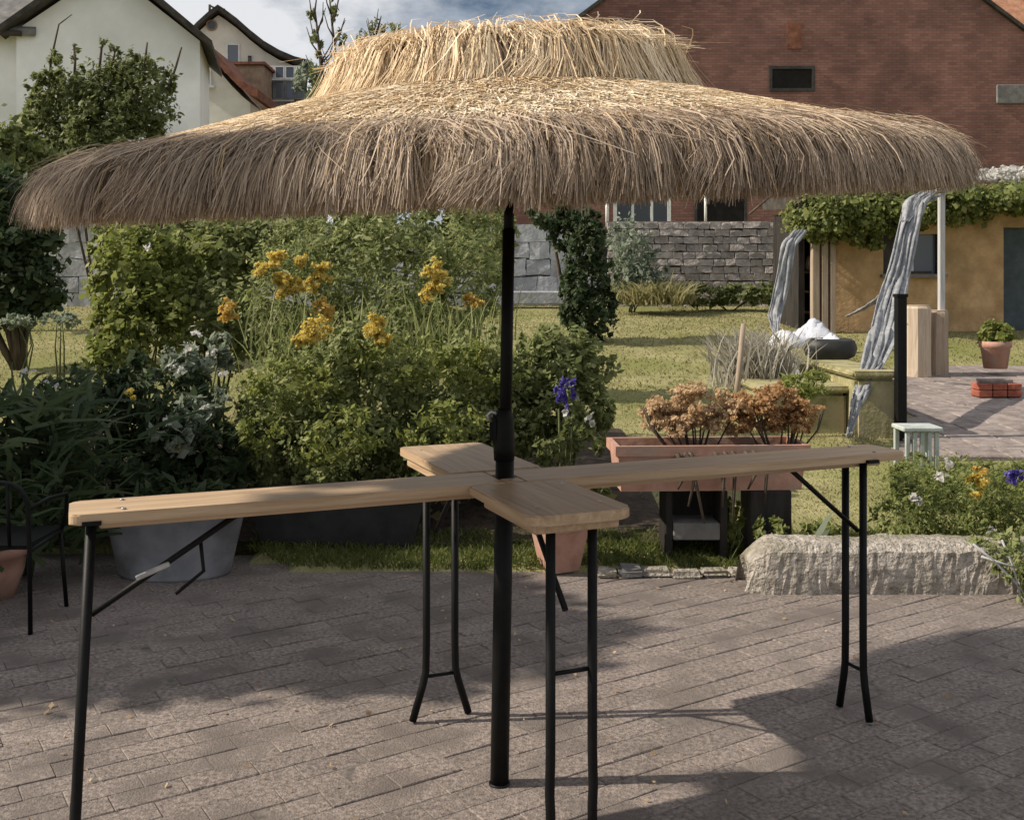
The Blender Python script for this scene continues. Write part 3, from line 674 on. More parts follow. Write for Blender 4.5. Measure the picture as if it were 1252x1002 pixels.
# mossy concrete blocks
def moss_block(label, px0, px1, py0, py1, Y, dy):
    a, b = P(px0, py1, Y), P(px1, py0, Y)
    t = thing('mossy_block', label, 'block', ((a.x + b.x) / 2, Y + dy / 2, zt(Y)), 0, 'mossy concrete blocks')
    h = b.z - zt(Y)
    MB().box((0, 0, h / 2 - 0.1), (b.x - a.x, dy, h + 0.2), bevel=0.03, seg=2).build('body', M['moss'], t)
    MB().box((0, 0, h + 0.03), (b.x - a.x + 0.06, dy + 0.06, 0.06), bevel=0.02, seg=2).build('coping', M['moss'], t)
moss_block('wide mossy yellow green concrete block behind the rust coloured plant', 930, 1036, 480, 540, 9.4, 1.2)
moss_block('narrow tall mossy concrete block beside the black post', 1046, 1097, 462, 540, 9.2, 1.4)

# white sheet, tyre
sh = thing('plastic_sheet', 'crumpled white plastic sheet lying by the hut bay', 'sheet', P(985, 422, 14.0))
V, Fq = [], []
n1, n2 = 26, 16
for j in range(n2):
    for i in range(n1):
        u, v = i / (n1 - 1) - .5, j / (n2 - 1) - .5
        e = max(0, 1 - (2 * abs(u)) ** 3) * max(0, 1 - (2 * abs(v)) ** 3)
        V.append((u * 1.0 + 0.08 * math.sin(6 * v), v * 0.9 + 0.08 * math.sin(7 * u), e * (0.2 + 0.10 * math.sin(9 * u + 4 * v) + 0.08 * random.random()) + 0.0))
for j in range(n2 - 1):
    for i in range(n1 - 1): a = j * n1 + i; Fq.append((a, a + 1, a + n1 + 1, a + n1))
o = link('sheet', np_mesh('sheet', V, Fq, M['sheet']), None, sh); o.modifiers.new('s', 'SOLIDIFY').thickness = 0.01
tr = thing('black_tub', 'black rounded plastic tub beside the crumpled white sheet', 'tub', P(1015, 440, 12.6))
MB().lathe([(0.20, 0.0), (0.29, 0.05), (0.32, 0.14), (0.29, 0.23), (0.24, 0.26), (0.22, 0.22), (0.2, 0.1), (0.02, 0.08)], n=24, sy=0.8).build('body', M['black_tub'], tr)
sh2 = thing('sheet_scrap', 'white scrap of plastic draped over the black tub rim', 'sheet', P(1012, 424, 12.7))
V2 = [(x * 0.42, y * 0.5, z * 0.4 + 0.03) for x, y, z in V]
o = link('sheet', np_mesh('sheet', V2, Fq, M['sheet']), None, sh2); o.modifiers.new('s', 'SOLIDIFY').thickness = 0.008

# stake and reeds
st = thing('wooden_stake', 'thin leaning wooden stake in front of the bleached reeds', 'stake', P(897, 500, 9.2))
MB().tube([(0, 0, -0.1), (0.05, 0, 0.35), (0.09, 0.02, 0.75)], [0.028, 0.026, 0.022], 7).build('shaft', M['oldwood'], st)
rd = thing('bleached_reeds', 'clump of bleached grey reeds left of the net curtain', 'reeds', P(925, 470, 10.4))
n = 700; bs = np.stack([rng.normal(0, 0.16, n), rng.normal(0, 0.15, n), np.full(n, -0.02)], 1); dr_ = np.stack([rng.normal(0, .22, n), rng.normal(0, .22, n), np.ones(n)], 1)
blades('blade', bs, dr_, 0.62, 0.02, LM['reed'], rd, 0.3)
fernp = plant('pale_fern', 'pale yellow green ferny plant behind the rust coloured trough plant', 'plant', P(985, 485, 9.0), [pb(950, 1012, 452, 484, 9.0, 0.25)], 700, 0.09, 'light', ratio=0.2, stems=3)

# terracotta pot with lime plant, brick trough, white stool
pt = thing('flower_pot', 'round terracotta pot with lime green plant by the blue door', 'pot', P(1217, 450, 13.2))
r = 18 * 13.2 / F
MB().lathe([(r * 0.75, 0), (r * 0.95, 0.26), (r * 1.05, 0.27), (r * 1.05, 0.34), (r * 0.92, 0.34), (r * 0.9, 0.28), (0.01, 0.27)], n=24).build('pot', M['terra'], pt)
foliage('foliage', [(pt.location.x, pt.location.y, pt.location.z + 0.44, 0.22, 0.2, 0.15)], 600, 0.09, LM['light'], pt, pt.location, 0.7)
bt = thing('brick_trough', 'small red brick trough standing on the upper terrace', 'trough', P(1218, 490, 11.4))
bt.location.z = float(np.interp(11.4, [8.3, 14], [zt(8.3), zt(14)])) + 0.05
for k in range(2):
    for j in range(3): MB().box((-0.16 + 0.16 * j, 0, 0.04 + 0.075 * k), (0.15, 0.2, 0.07), bevel=0.008).build('brick', M['redbrick'], bt)
MB().box((-0.02, 0, 0.17), (0.36, 0.12, 0.05), bevel=0.01).build('rim', M['slab'], bt)
stl = thing('white_stool', 'small white painted slatted stool beside the terrace edge', 'stool', P(1121, 572, 8.0))
MB().box((0, 0, 0.31), (0.30, 0.26, 0.035), bevel=0.008).build('seat', M['whitepaint'], stl)
for k in range(5): MB().box((-0.11 + 0.055 * k, -0.10, 0.145), (0.032, 0.025, 0.29), bevel=0.004).build('slat', M['whitepaint'], stl)
for s in (-1, 1): MB().box((s * 0.12, 0.1, 0.145), (0.035, 0.035, 0.29), bevel=0.004).build('leg', M['whitepaint'], stl)

# ------------------------------------------------------------------ trough planter on dark stand
Yt = 6.35
tp = thing('trough_planter', 'long terracotta trough planter on the dark stand', 'planter', (P(863, 0, Yt).x, Yt, P(0, 594, Yt).z))
zb_, hz = 0.0, (588 - 533) * Yt / F; hw, bw2 = 0.58, 0.54; hd = 0.17
m = MB()
def ring(z, hx, hy): return [(-hx, -hy, z), (hx, -hy, z), (hx, hy, z), (-hx, hy, z)]
def loft(m, rings, caps=(True, True)):
    R_ = [[m.bm.verts.new(Vector(p)) for p in r] for r in rings]
    for i in range(len(R_) - 1):
        for j in range(4): m.bm.faces.new((R_[i][j], R_[i][(j + 1) % 4], R_[i + 1][(j + 1) % 4], R_[i + 1][j]))
    if caps[0]: m.bm.faces.new(R_[0][::-1])
    if caps[1]: m.bm.faces.new(R_[-1])
    return m
loft(m, [ring(0, bw2, hd * 0.85), ring(hz - 0.06, hw - 0.02, hd), ring(hz - 0.058, hw, hd + 0.02), ring(hz, hw, hd + 0.02), ring(hz, hw - 0.03, hd - 0.01), ring(hz - 0.07, hw - 0.04, hd - 0.02)])
tb = m.build('trough', M['terra'], tp); tp.rotation_euler.z = R(3)
MB().box((0, 0, hz - 0.06), (2 * hw - 0.09, 2 * hd - 0.05, 0.02)).build('soil', M['soil'], tp)
# the stand
zs = P(0, 594, Yt).z - 0.003
sdn = thing('plant_stand', 'blackened wooden stand with shelf carrying the terracotta trough', 'stand', (P(885, 0, Yt).x, Yt, zt(Yt)))
h = zs - zt(Yt)
for (pa, pw) in ((814, 9), (880, 9), (936, 50)):
    x = (pa - 885) * Yt / F; MB().box((x, 0, h / 2 - 0.02), (pw * Yt / F, 0.26, h + 0.04), bevel=0.006).build('upright', M['darkwood'], sdn)
MB().box(((847 - 885) * Yt / F, -0.02, 0.17), (56 * Yt / F, 0.24, 0.10), bevel=0.006).build('shelf', M['roofgrey'], sdn)
MB().box(((847 - 885) * Yt / F, 0.10, h / 2), (56 * Yt / F, 0.02, h - 0.02)).build('back_board', M['darkwood'], sdn)

def stalky(name, label, base, px0, px1, py0, py1, Y, matn, n):
    t = thing(name, label, 'plant', base)
    bl = []
    for k in range(48):
        cx = random.uniform(px0 + 8, px1 - 8); e = 1 - ((cx - (px0 + px1) / 2) / (px1 - px0) * 2) ** 2
        rr = random.uniform(9, 17); cy = py1 - 8 - (py1 - py0 - 14) * random.uniform(0.15, 1.0) * (0.45 + 0.55 * e)
        b = pb(cx - rr, cx + rr, cy - rr * 0.7, cy + rr * 0.7, Y + random.uniform(-.1, .1), 0.08); bl.append(b)
    foliage('foliage', bl, n * 4, 0.022, LM[matn], t, t.location, 0.75, 0.1, 0.2)
    m = MB()
    for k in range(16):
        x = (random.uniform(px0, px1) - (px0 + px1) / 2) * Y / F
        m.tube([(x * 0.45, random.uniform(-.05, .05), -0.02), (x * 0.8, random.uniform(-.08, .08), 0.12), (x, random.uniform(-.12, .12), 0.26)], [0.006, 0.005, 0.003], 5)
    m.build('stem', M['bark'], t)
    return t
zr = tp.location.z + hz - 0.05
stalky('sedum_plant', 'bushy tan dried flower heads filling the left of the trough', (P(850, 0, Yt).x, Yt, zr), 786, 922, 468, 540, Yt, 'tan', 4200)
stalky('copper_plant', 'rusty brown bushy plant growing at the right of the trough', (P(955, 0, Yt).x, Yt, zr), 885, 1002, 468, 538, Yt, 'rust', 3600)
tw = thing('dry_vine', 'dark dry stems trailing over the front of the terracotta trough', 'plant', (P(870, 0, Yt).x, Yt - 0.2, zr))
m = MB()
for k, px in enumerate((822, 832, 838, 868, 880, 890, 905, 915)):
    x = (px - 870) * Yt / F; m.tube([(x - 0.02, 0.05, 0.02), (x, -0.01, 0.0), (x + random.uniform(-.03, .06), -0.03, -0.10), (x + random.uniform(-.03, .08), -0.02, -0.2 - 0.1 * (k % 3))], [0.012, 0.014, 0.012, 0.006], 6)
m.build('stem', M['bark'], tw)

# ------------------------------------------------------------------ stone block, edging stones
Ys = 5.64
sb = thing('stone_block', 'long rough hewn pale stone block edging the patio, right', 'stone', (P(1150, 0, Ys).x + 0.43, Ys + 0.17, 0)); sb.scale = (1, 1, 0.86)
bm_ = bmesh.new(); L_ = 2.95
bmesh.ops.create_grid(bm_, x_segments=140, y_segments=10, size=0.5)
prof = [(-0.17, -0.03), (-0.172, 0.08), (-0.165, 0.17), (-0.15, 0.26), (-0.10, 0.30), (0.0, 0.305), (0.1, 0.30), (0.16, 0.25), (0.17, 0.1), (0.17, 0.0), (0.17, -0.03)]
for v in bm_.verts:
    u = v.co.x + 0.5; k = round((v.co.y + 0.5) * 10); py_, pz = prof[k]
    t = min(u, 1 - u) / 0.055; sq = 1 - 0.35 * max(0, 1 - t) ** 2
    jag = 0.004; ns = noise.noise(Vector((u * 22, k * 0.9, 1.7))) * 0.010 + noise.noise(Vector((u * 7, k * 0.5, 4.2))) * 0.009
    v.co = Vector(((u - 0.5) * L_ + random.uniform(-.008, .008) + (0.10 * (pz) if u < 0.05 else 0), py_ * sq + random.uniform(-jag, jag) + ns, pz * (sq if pz > 0 else 1) + ((random.uniform(-jag, jag) + ns) if pz > 0 else 0)))
ends = [sorted([v for v in bm_.verts if abs(v.co.x - e * L_ / 2) < 0.06 and len(v.link_edges) <= 3], key=lambda v: v.co.y) for e in (-1, 1)]
bmesh.ops.holes_fill(bm_, edges=[e for e in bm_.edges if e.is_boundary], sides=0)
bmesh.ops.recalc_face_normals(bm_, faces=bm_.faces)
me = bpy.data.meshes.new('block'); bm_.to_mesh(me); bm_.free()
link('block', me, M['stone'], sb)
for k, (px, w_, hh) in enumerate(((742, 30, .03), (771, 32, .05), (803, 38, .03), (838, 40, .025), (873, 36, .03), (903, 30, .03))):
    c = P(px, 0, 6.02)
    m = MB(); m.box((0, 0, hh / 2), (w_ * 6 / F, 0.13, hh + 0.02), bevel=0.02, seg=2)
    for v in m.bm.verts: v.co += Vector((random.uniform(-.008, .008), random.uniform(-.008, .008), random.uniform(-.006, .006)))
    o = m.build('edging_stone', M['stone'] if k != 1 else M['roofgrey'])
    o.location = (c.x, 6.02 + random.uniform(-.02, .02), 0); o.rotation_euler.z = random.uniform(-.1, .1)
    tag(o, ['leftmost low grey edging stone near the pink pot', 'darkest edging stone, second from the pink pot', 'third low edging stone from the pink pot', 'low edging stone below the left foot of the plant stand', 'low edging stone below the right half of the plant stand', 'edging stone touching the left end of the long stone block'][k], 'stone', 'patio edging stones')

# ------------------------------------------------------------------ tubs, pots, chair on the left
tub = thing('grey_tub', 'large tapered grey plastic tub under the left table arm', 'tub', (P(214, 0, 6.05).x, 6.05, 0.0))
MB().lathe([(0.30, 0.0), (0.32, 0.02), (0.40, 0.36), (0.43, 0.365), (0.435, 0.41), (0.41, 0.412), (0.40, 0.37), (0.385, 0.30), (0.01, 0.29)], n=40, sy=0.62).build('body', M['grey_tub'], tub)
MB().lathe([(0.37, 0.31), (0.01, 0.33)], n=24, sy=0.6).build('soil', M['soil'], tub)
foliage('foliage', [(tub.location.x - .15, 6.05, 0.45, 0.2, 0.15, 0.10), (tub.location.x + .2, 6.05, 0.43, 0.16, 0.13, 0.08)], 260, 0.10, LM['dark'], tub, tub.location, 0.4)
bt2 = thing('dark_trough', 'long blackish plastic trough in shade behind the left table arm', 'trough', (P(415, 0, 6.5).x, 6.55, zt(6.5)))
m = MB(); loft(m, [ring(0, 0.46, 0.13), ring(0.30, 0.53, 0.16), ring(0.302, 0.55, 0.18), ring(0.34, 0.55, 0.18), ring(0.34, 0.52, 0.15), ring(0.26, 0.51, 0.14)]); m.build('body', M['black_tub'], bt2)
MB().box((0, 0, 0.275), (1.0, 0.27, 0.02)).build('soil', M['soil'], bt2)
sp = thing('square_pot', 'square tapered pink terracotta pot behind the front table legs', 'pot', (P(684, 0, 6.1).x, 6.12, 0.01), R(28))
m = MB(); loft(m, [ring(0, 0.085, 0.085), ring(0.24, 0.125, 0.125), ring(0.242, 0.137, 0.137), ring(0.285, 0.14, 0.14), ring(0.285, 0.12, 0.12), ring(0.22, 0.115, 0.115)]); m.build('pot', M['terra'], sp)
MB().box((0, 0, 0.235), (0.22, 0.22, 0.02)).build('soil', M['soil'], sp)
spp = plant('hosta_plant', 'yellow green broad leaved plant in the square terracotta pot', 'plant', (sp.location.x, 6.12, 0.26), [(sp.location.x - .02, 6.1, 0.34, 0.13, 0.12, 0.08), (sp.location.x + .18, 6.15, 0.46, 0.10, 0.1, 0.12)], 240, 0.09, 'olive', ratio=0.6, stems=5, stem_r=0.005)
tpot = thing('clay_pot', 'rounded clay pot standing behind the metal garden chair', 'pot', (P(-8, 0, 5.6).x, 5.62, 0))
MB().lathe([(0.10, 0), (0.145, 0.14), (0.155, 0.22), (0.17, 0.225), (0.17, 0.27), (0.15, 0.27), (0.14, 0.2), (0.01, 0.2)], n=28).build('pot', M['terra'], tpot)

chr_ = thing('garden_chair', 'dark tubular metal garden chair at the left edge', 'chair', (-2.55, 5.0, 0))
hoop = [(-0.25, 0, 0), (-0.25, -0.01, 0.40), (-0.25, -0.03, 0.62)] + [(-0.25 + 0.11 * (1 - math.cos(t)), -0.03 - 0.01 * math.sin(t), 0.62 + 0.11 * math.sin(t)) for t in [R(22), R(45), R(68), R(90)]]
hoop = hoop + [(-x, y, z) for x, y, z in hoop[::-1]]
MB().tube(hoop, 0.011, 10).build('back_frame', M['metal'], chr_)
for k in range(5): MB().tube([(-0.16 + 0.08 * k, -0.02, 0.42), (-0.16 + 0.08 * k, -0.045, 0.725)], 0.009, 8).build('back_slat', M['metal'], chr_)
MB().box((0, 0.22, 0.41), (0.46, 0.43, 0.02), bevel=0.009, seg=2).build('seat', M['metal'], chr_)
for s in (-1, 1):
    MB().tube([(s * 0.22, 0.40, 0.40), (s * 0.235, 0.44, 0.0)], 0.011, 10).build('leg', M['metal'], chr_)
    MB().tube([(s * 0.25, -0.01, 0.40), (s * 0.22, 0.42, 0.40)], 0.010, 8).build('seat_rail', M['metal'], chr_)
    MB().tube([(s * 0.25, -0.02, 0.60), (s * 0.27, 0.15, 0.62), (s * 0.27, 0.36, 0.60), (s * 0.245, 0.41, 0.50), (s * 0.225, 0.41, 0.41)], 0.010, 8).build('armrest', M['metal'], chr_)

# ------------------------------------------------------------------ plants
def zc_(px, Y): return (P(px, 0, Y).x, Y, zt(Y))
bl = [pb(290, 420, 430, 590, 7.1), pb(380, 520, 405, 590, 7.2), pb(480, 650, 420, 590, 7.2), pb(340, 480, 490, 600, 6.9), pb(540, 670, 440, 570, 7.3), pb(280, 370, 500, 600, 6.95), pb(470, 590, 520, 610, 6.9)]
bpl = {}; bpl['dense_bush'] = plant('dense_bush', 'dense round mid green bush behind the table pole', 'bush', zc_(470, 7.2), bl, 42000, 0.044, 'green', 'garden bed shrubs', 0.6, stems=10)
bl = [pb(300, 430, 300, 460, 8.6), pb(400, 540, 262, 440, 8.7), pb(500, 610, 285, 440, 8.6), pb(330, 460, 262, 360, 9.0), pb(540, 620, 250, 350, 9.2), pb(430, 560, 350, 470, 8.3)]
gd = plant('goldenrod', 'tall green shrub topped with yellow goldenrod plumes', 'shrub', zc_(450, 8.7), bl, 20000, 0.062, 'green', 'garden bed shrubs', 0.35, stems=12)
for (px, py, sx_, sy_, mt) in ((338, 315, 12, 10, 'yellow'), (320, 328, 9, 9, 'yellow'), (358, 349, 13, 9, 'yellow'), (393, 332, 11, 11, 'yellow'), (345, 358, 8, 6, 'yellow'), (367, 318, 8, 7, 'yellow'), (278, 380, 13, 11, 'orange'), (398, 376, 10, 17, 'orange'), (386, 402, 15, 14, 'yellow'), (372, 415, 10, 9, 'yellow'), (531, 330, 12, 12, 'yellow'), (536, 347, 13, 11, 'yellow'), (522, 362, 8, 8, 'yellow'), (458, 398, 13, 11, 'yellow'), (467, 413, 9, 10, 'yellow'), (577, 366, 10, 7, 'orange'), (345, 340, 9, 8, 'yellow'), (380, 348, 8, 9, 'yellow')):
    b = pb(px - sx_, px + sx_, py - sy_, py + sy_, 6.75 if py > 390 else 7.55, 0.07)
    for k in range(2):
        f = foliage('flower_plume', [(b[0], b[1] + 0.04 * k, b[2], b[3] * (1.25 - .2 * k), b[4], b[5] * (1.25 - .2 * k))], 300, 0.026, LM[mt], gd, gd.location, 0.9, 0, 0.2)
bl = [pb(112, 200, 280, 400, 8.8), pb(125, 235, 350, 460, 8.6), pb(160, 260, 290, 400, 9.2), pb(105, 180, 400, 470, 8.4)]
plant('light_shrub', 'light yellow green shrub at the left end of the bed', 'shrub', zc_(170, 8.8), bl, 8000, 0.075, 'light', 'garden bed shrubs', 0.6, stems=8)
bl = [pb(195, 330, 262, 390, 9.5), pb(250, 400, 258, 340, 9.8), pb(220, 330, 340, 450, 8.9), pb(120, 210, 262, 310, 9.7)]
plant('dark_shrub', 'deep green shrub just under the left parasol fringe', 'shrub', zc_(270, 9.5), bl, 12000, 0.075, 'green', 'garden bed shrubs', 0.55, stems=8)
bl = [pb(40, 170, 450, 560, 6.9), pb(120, 260, 440, 560, 7.0), pb(60, 230, 540, 640, 6.7), pb(180, 300, 500, 640, 6.75)]
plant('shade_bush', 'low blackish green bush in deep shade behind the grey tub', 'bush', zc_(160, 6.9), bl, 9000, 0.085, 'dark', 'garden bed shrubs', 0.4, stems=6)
bl = [pb(195, 255, 425, 480, 7.0), pb(225, 275, 470, 520, 6.75), pb(185, 245, 500, 560, 6.6), pb(250, 290, 410, 450, 7.4)]
sv = plant('silver_plant', 'silvery grey leaved plant among the dark bush leaves', 'plant', zc_(225, 6.8), bl, 1300, 0.07, 'grey', None, 0.55, stems=5)
foliage('flower_head', [pb(205, 232, 535, 552, 6.55, 0.05)], 120, 0.03, LM['orange'], sv, sv.location, 0.9)
foliage('flower_head', [pb(150, 168, 474, 488, 6.6, 0.05)], 60, 0.03, LM['yellow'], sv, sv.location, 0.9)
plant('garden_hedge', 'tall dark hedge closing the back of the flower bed under the fringe', 'hedge', zc_(380, 11.5), [pb(110 + 62 * k, 200 + 62 * k, 205 + 8 * (k % 2), 345, 11.5, 0.5) for k in range(8)], 14000, 0.10, 'green', None, 0.5, stems=10, stem_r=0.03, stem_mat='bark')
n = 420; px_ = rng.choice([335, 380, 440, 480, 520, 560, 590], n) + rng.normal(0, 14, n)
bs = np.array([[(p - 626) * 8.1 / F, 8.0 + rng.uniform(-.25, .3), zt(8.1) + rng.uniform(0.5, 1.0)] for p in px_]) - np.array(gd.location)
blades('wispy_stem', bs, np.stack([rng.normal(0, .2, n), rng.normal(0, .2, n), np.ones(n)], 1), 0.5, 0.013, LM['green'], gd, 0.25)
foliage('pale_leaves', [pb(300, 420, 440, 500, 6.75, 0.12), pb(420, 560, 410, 470, 6.85, 0.15), pb(540, 640, 420, 480, 6.95, 0.15), pb(290, 350, 500, 560, 6.5, 0.1), pb(360, 480, 500, 570, 6.45, 0.1), pb(480, 600, 490, 560, 6.5, 0.1)], 4200, 0.05, LM['light'], bpl['dense_bush'], bpl['dense_bush'].location, 0.5)
for (px, py) in ((240, 405), (262, 430), (205, 515), (215, 450), (270, 455), (250, 500), (232, 425), (180, 300), (60, 470), (35, 455)):
    foliage('white_blossom', [pb(px - 9, px + 9, py - 7, py + 7, 6.45 if py > 350 else 8.2, 0.05)], 22, 0.03, LM['whitef'], sv, sv.location, 0.8, 0, 0.2)
# long leaved frond plant left
fp = thing('frond_plant', 'dark drooping frond plant at the left edge behind the chair', 'plant', zc_(30, 6.0))
n = 900; az = rng.uniform(0, 2 * math.pi, n); el = rng.uniform(0.25, 1.4, n)
stem_top = np.stack([rng.normal(0, .22, n), rng.normal(0, .2, n), rng.uniform(0.15, 1.0, n)], 1)
dirs = np.stack([np.cos(az) * np.cos(el), np.sin(az) * np.cos(el), np.sin(el) * 0.7], 1)
blades('frond', stem_top, dirs, 0.34, 0.03, LM['dark'], fp, 0.5)
m = MB()
for k in range(7): m.tube([(0.05 * random.uniform(-1, 1), 0.05 * random.uniform(-1, 1), -0.02), (0.2 * random.uniform(-1, 1), 0.2 * random.uniform(-1, 1), random.uniform(.5, 1.0))], [0.015, 0.006], 6)
m.build('stem', M['stem'], fp)
bl = [pb(632, 720, 400, 500, 7.4), pb(650, 745, 410, 480, 7.5), pb(640, 715, 470, 570, 7.1), pb(700, 748, 470, 540, 7.3)]
plant('glossy_bush', 'dense glossy bush right of the parasol pole', 'bush', zc_(690, 7.4), bl, 8000, 0.058, 'green', 'garden bed shrubs', 0.55, stems=6)
dl_ = thing('delphinium', 'blue delphinium spires above pale leaves, right of the pole', 'flower', zc_(690, 6.75))
for (px, py0_, py1_) in ((683, 458, 500), (692, 455, 502), (700, 464, 496)):
    b = pb(px - 5, px + 5, py0_, py1_, 6.7, 0.03); foliage('flower_spire', [b], 190, 0.022, LM['blue'], dl_, dl_.location, 0.9, 0, 0.1)
    q = P(px, py1_, 6.7) - dl_.location; MB().tube([(0, 0, 0), (q.x * 0.7, q.y, q.z * 0.5), (q.x, q.y, q.z)], 0.006, 6).build('stem', M['stem'], dl_)
foliage('foliage', [pb(655, 690, 530, 560, 6.65, 0.1), pb(680, 705, 498, 560, 6.7, 0.06), pb(700, 740, 520, 565, 6.7, 0.1)], 420, 0.06, LM['olive'], dl_, dl_.location, 0.4)
foliage('white_flower', [pb(686, 697, 500, 508, 6.6, 0.03), pb(715, 728, 500, 520, 6.75, 0.03)], 60, 0.03, LM['whitef'], dl_, dl_.location, 0.9)
# ivy column and far shrubs
bl = [pb(686, 742, 258, 330, 16), pb(690, 748, 310, 375, 16), pb(694, 750, 350, 418, 16), pb(645, 705, 248, 280, 16.2, 0.3), pb(670, 722, 255, 305, 16.1), pb(684, 715, 330, 412, 16)]
plant('ivy_column', 'tall dark ivy column on the lawn before the walls', 'ivy', zc_(715, 16), bl, 9000, 0.09, 'dark', None, 0.6, stems=6, stem_r=0.04, stem_mat='bark')
plant('wall_shrub', 'grey green shrub against the stone wall beside the ivy column', 'shrub', zc_(772, 20.5), [pb(745, 800, 272, 345, 20.5), pb(750, 812, 310, 370, 20.3)], 3500, 0.12, 'grey', None, 0.4, stems=6)
for (px, py, lab) in ((785, 362, 'pale yellow grass tuft at the foot of the grey green shrub'), (815, 362, 'right one of the two yellow grass tufts below the stone wall')):
    t = thing('grass_tuft', lab, 'grass', P(px, 372, 20.0), 0, 'grass tufts below the wall'); n = 260
    blades('blade', np.stack([rng.normal(0, .25, n), rng.normal(0, .2, n), np.zeros(n)], 1), np.stack([rng.normal(0, .35, n), rng.normal(0, .35, n), np.ones(n)], 1), 0.55, 0.045, LM['drygrass'], t)
plant('low_planting', 'low green ground planting along the foot of the stone wall', 'plant', zc_(890, 20.8), [pb(825, 900, 348, 375, 20.8, 0.4), pb(880, 965, 346, 375, 20.8, 0.4)], 2200, 0.12, 'olive', None, 0.5, stems=4)
plant('leafy_tree', 'dark leafy tree on the lawn at the left edge', 'tree', zc_(25, 14), [pb(-50, 60, 260, 330, 14), pb(-40, 75, 300, 390, 14), pb(-70, 40, 200, 290, 14.3), pb(-60, 20, 330, 395, 13.8)], 12000, 0.13, 'dark', None, 0.6, stems=8, stem_r=0.05, stem_mat='bark')
plant('tall_shrub', 'lighter green tall shrub above the left parasol edge', 'shrub', zc_(30, 17), [pb(-50, 40, 140, 240, 17), pb(-10, 70, 155, 240, 17.2), pb(-40, 60, 200, 330, 17)], 8000, 0.14, 'green', None, 0.55, stems=6, stem_r=0.05, stem_mat='bark')
for (px, lab) in ((25, 'pale flowering clump on the lawn under the left tree'), (75, 'smaller pale flowering clump right of the left tree')):
    t = plant('pale_clump', lab, 'plant', zc_(px, 13.2), [pb(px - 22, px + 22, 384, 400, 13.2, 0.2)], 420, 0.07, 'grey', None, 0.5, stems=3)
bl = [pb(40, 120, 85, 180, 20), pb(90, 170, 75, 180, 20), pb(140, 215, 70, 170, 20.2), pb(60, 200, 120, 230, 20), pb(20, 90, 120, 220, 20.3)]
hb = plant('house_bush', 'big loose olive green bush before the white house gable', 'bush', zc_(120, 20), bl, 20000, 0.12, 'olive', None, 0.45, stems=9, stem_r=0.03, stem_mat='bark')
for pts in ([(60, 120), (62, 75), (72, 30), (88, 18)], [(90, 110), (92, 75), (90, 55)], [(140, 100), (138, 75), (141, 62)], [(175, 100), (178, 70), (180, 52)], [(205, 110), (215, 82), (222, 58)], [(120, 100), (124, 60), (127, 48)]):
    MB().tube([P(x, y, 20) - hb.location for x, y in pts], [0.03, 0.024, 0.016, 0.008][:len(pts)], 6).build('bare_branch', M['bark'], hb)
foliage('twig_leaves', [pb(58, 74, 55, 95, 20, 0.2), pb(86, 96, 52, 75, 20, 0.2), pb(136, 146, 50, 75, 20, 0.2), pb(122, 130, 45, 70, 20, 0.15)], 260, 0.12, LM['olive'], hb, hb.location, 0.4)
# thin trees against the sky
def thin_tree(label, px, py_top, py_base, Y, leaves):
    t = thing('sparse_tree', label, 'tree', zc_(px, Y), 0, 'thin trees against the sky')
    top = P(px - 8, py_top, Y) - t.location; md = P(px + 4, py_base - 20, Y) - t.location
    m = MB(); m.tube([(0, 0, -0.2), (md.x * .6, 0, md.z * .5), (md.x, 0, md.z), (top.x, 0.1, top.z)], [0.14, 0.11, 0.07, 0.02], 7); m.build('trunk', M['bark'], t)
    m = MB()
    for k in range(12):
        f = random.uniform(0.1, 0.95); b = Vector(md).lerp(top, f); s = random.choice((-1, 1)); l = 0.55 * (1.2 - f)
        m.tube([b, b + Vector((s * l * 0.5, random.uniform(-.2, .2), 0.3)), b + Vector((s * l * 0.8, random.uniform(-.2, .2), 0.75))], [0.03, 0.02, 0.01], 5)
    m.build('branch', M['bark'], t)
    foliage('crown', [pb(a_, b_, c_, d_, Y, 0.4) for a_, b_, c_, d_ in leaves], 700, 0.13, LM['olive'], t, t.location, 0.45, shell=0.2)
thin_tree('taller thin tree against the sky, left of the straw crown', 392, 8, 130, 30, [(378, 402, 70, 130), (374, 388, 5, 25), (382, 398, 35, 70)])
thin_tree('slender bare topped tree touching the left of the straw crown', 410, -5, 130, 31, [(396, 420, 80, 130), (402, 414, -10, 30), (408, 424, 30, 60)])
thin_tree('small twiggy treetop peeking over the straw crown', 462, 24, 130, 33, [(432, 452, 30, 62), (450, 470, 22, 60), (470, 500, 20, 60)])
plant('conservatory_hedge', 'small greyish bushes beyond the conservatory', 'bush', zc_(385, 38), [pb(362, 395, 78, 130, 38, 1), pb(385, 412, 85, 130, 38, 1)], 1800, 0.22, 'grey', None, 0.5, stems=4, stem_mat='bark')

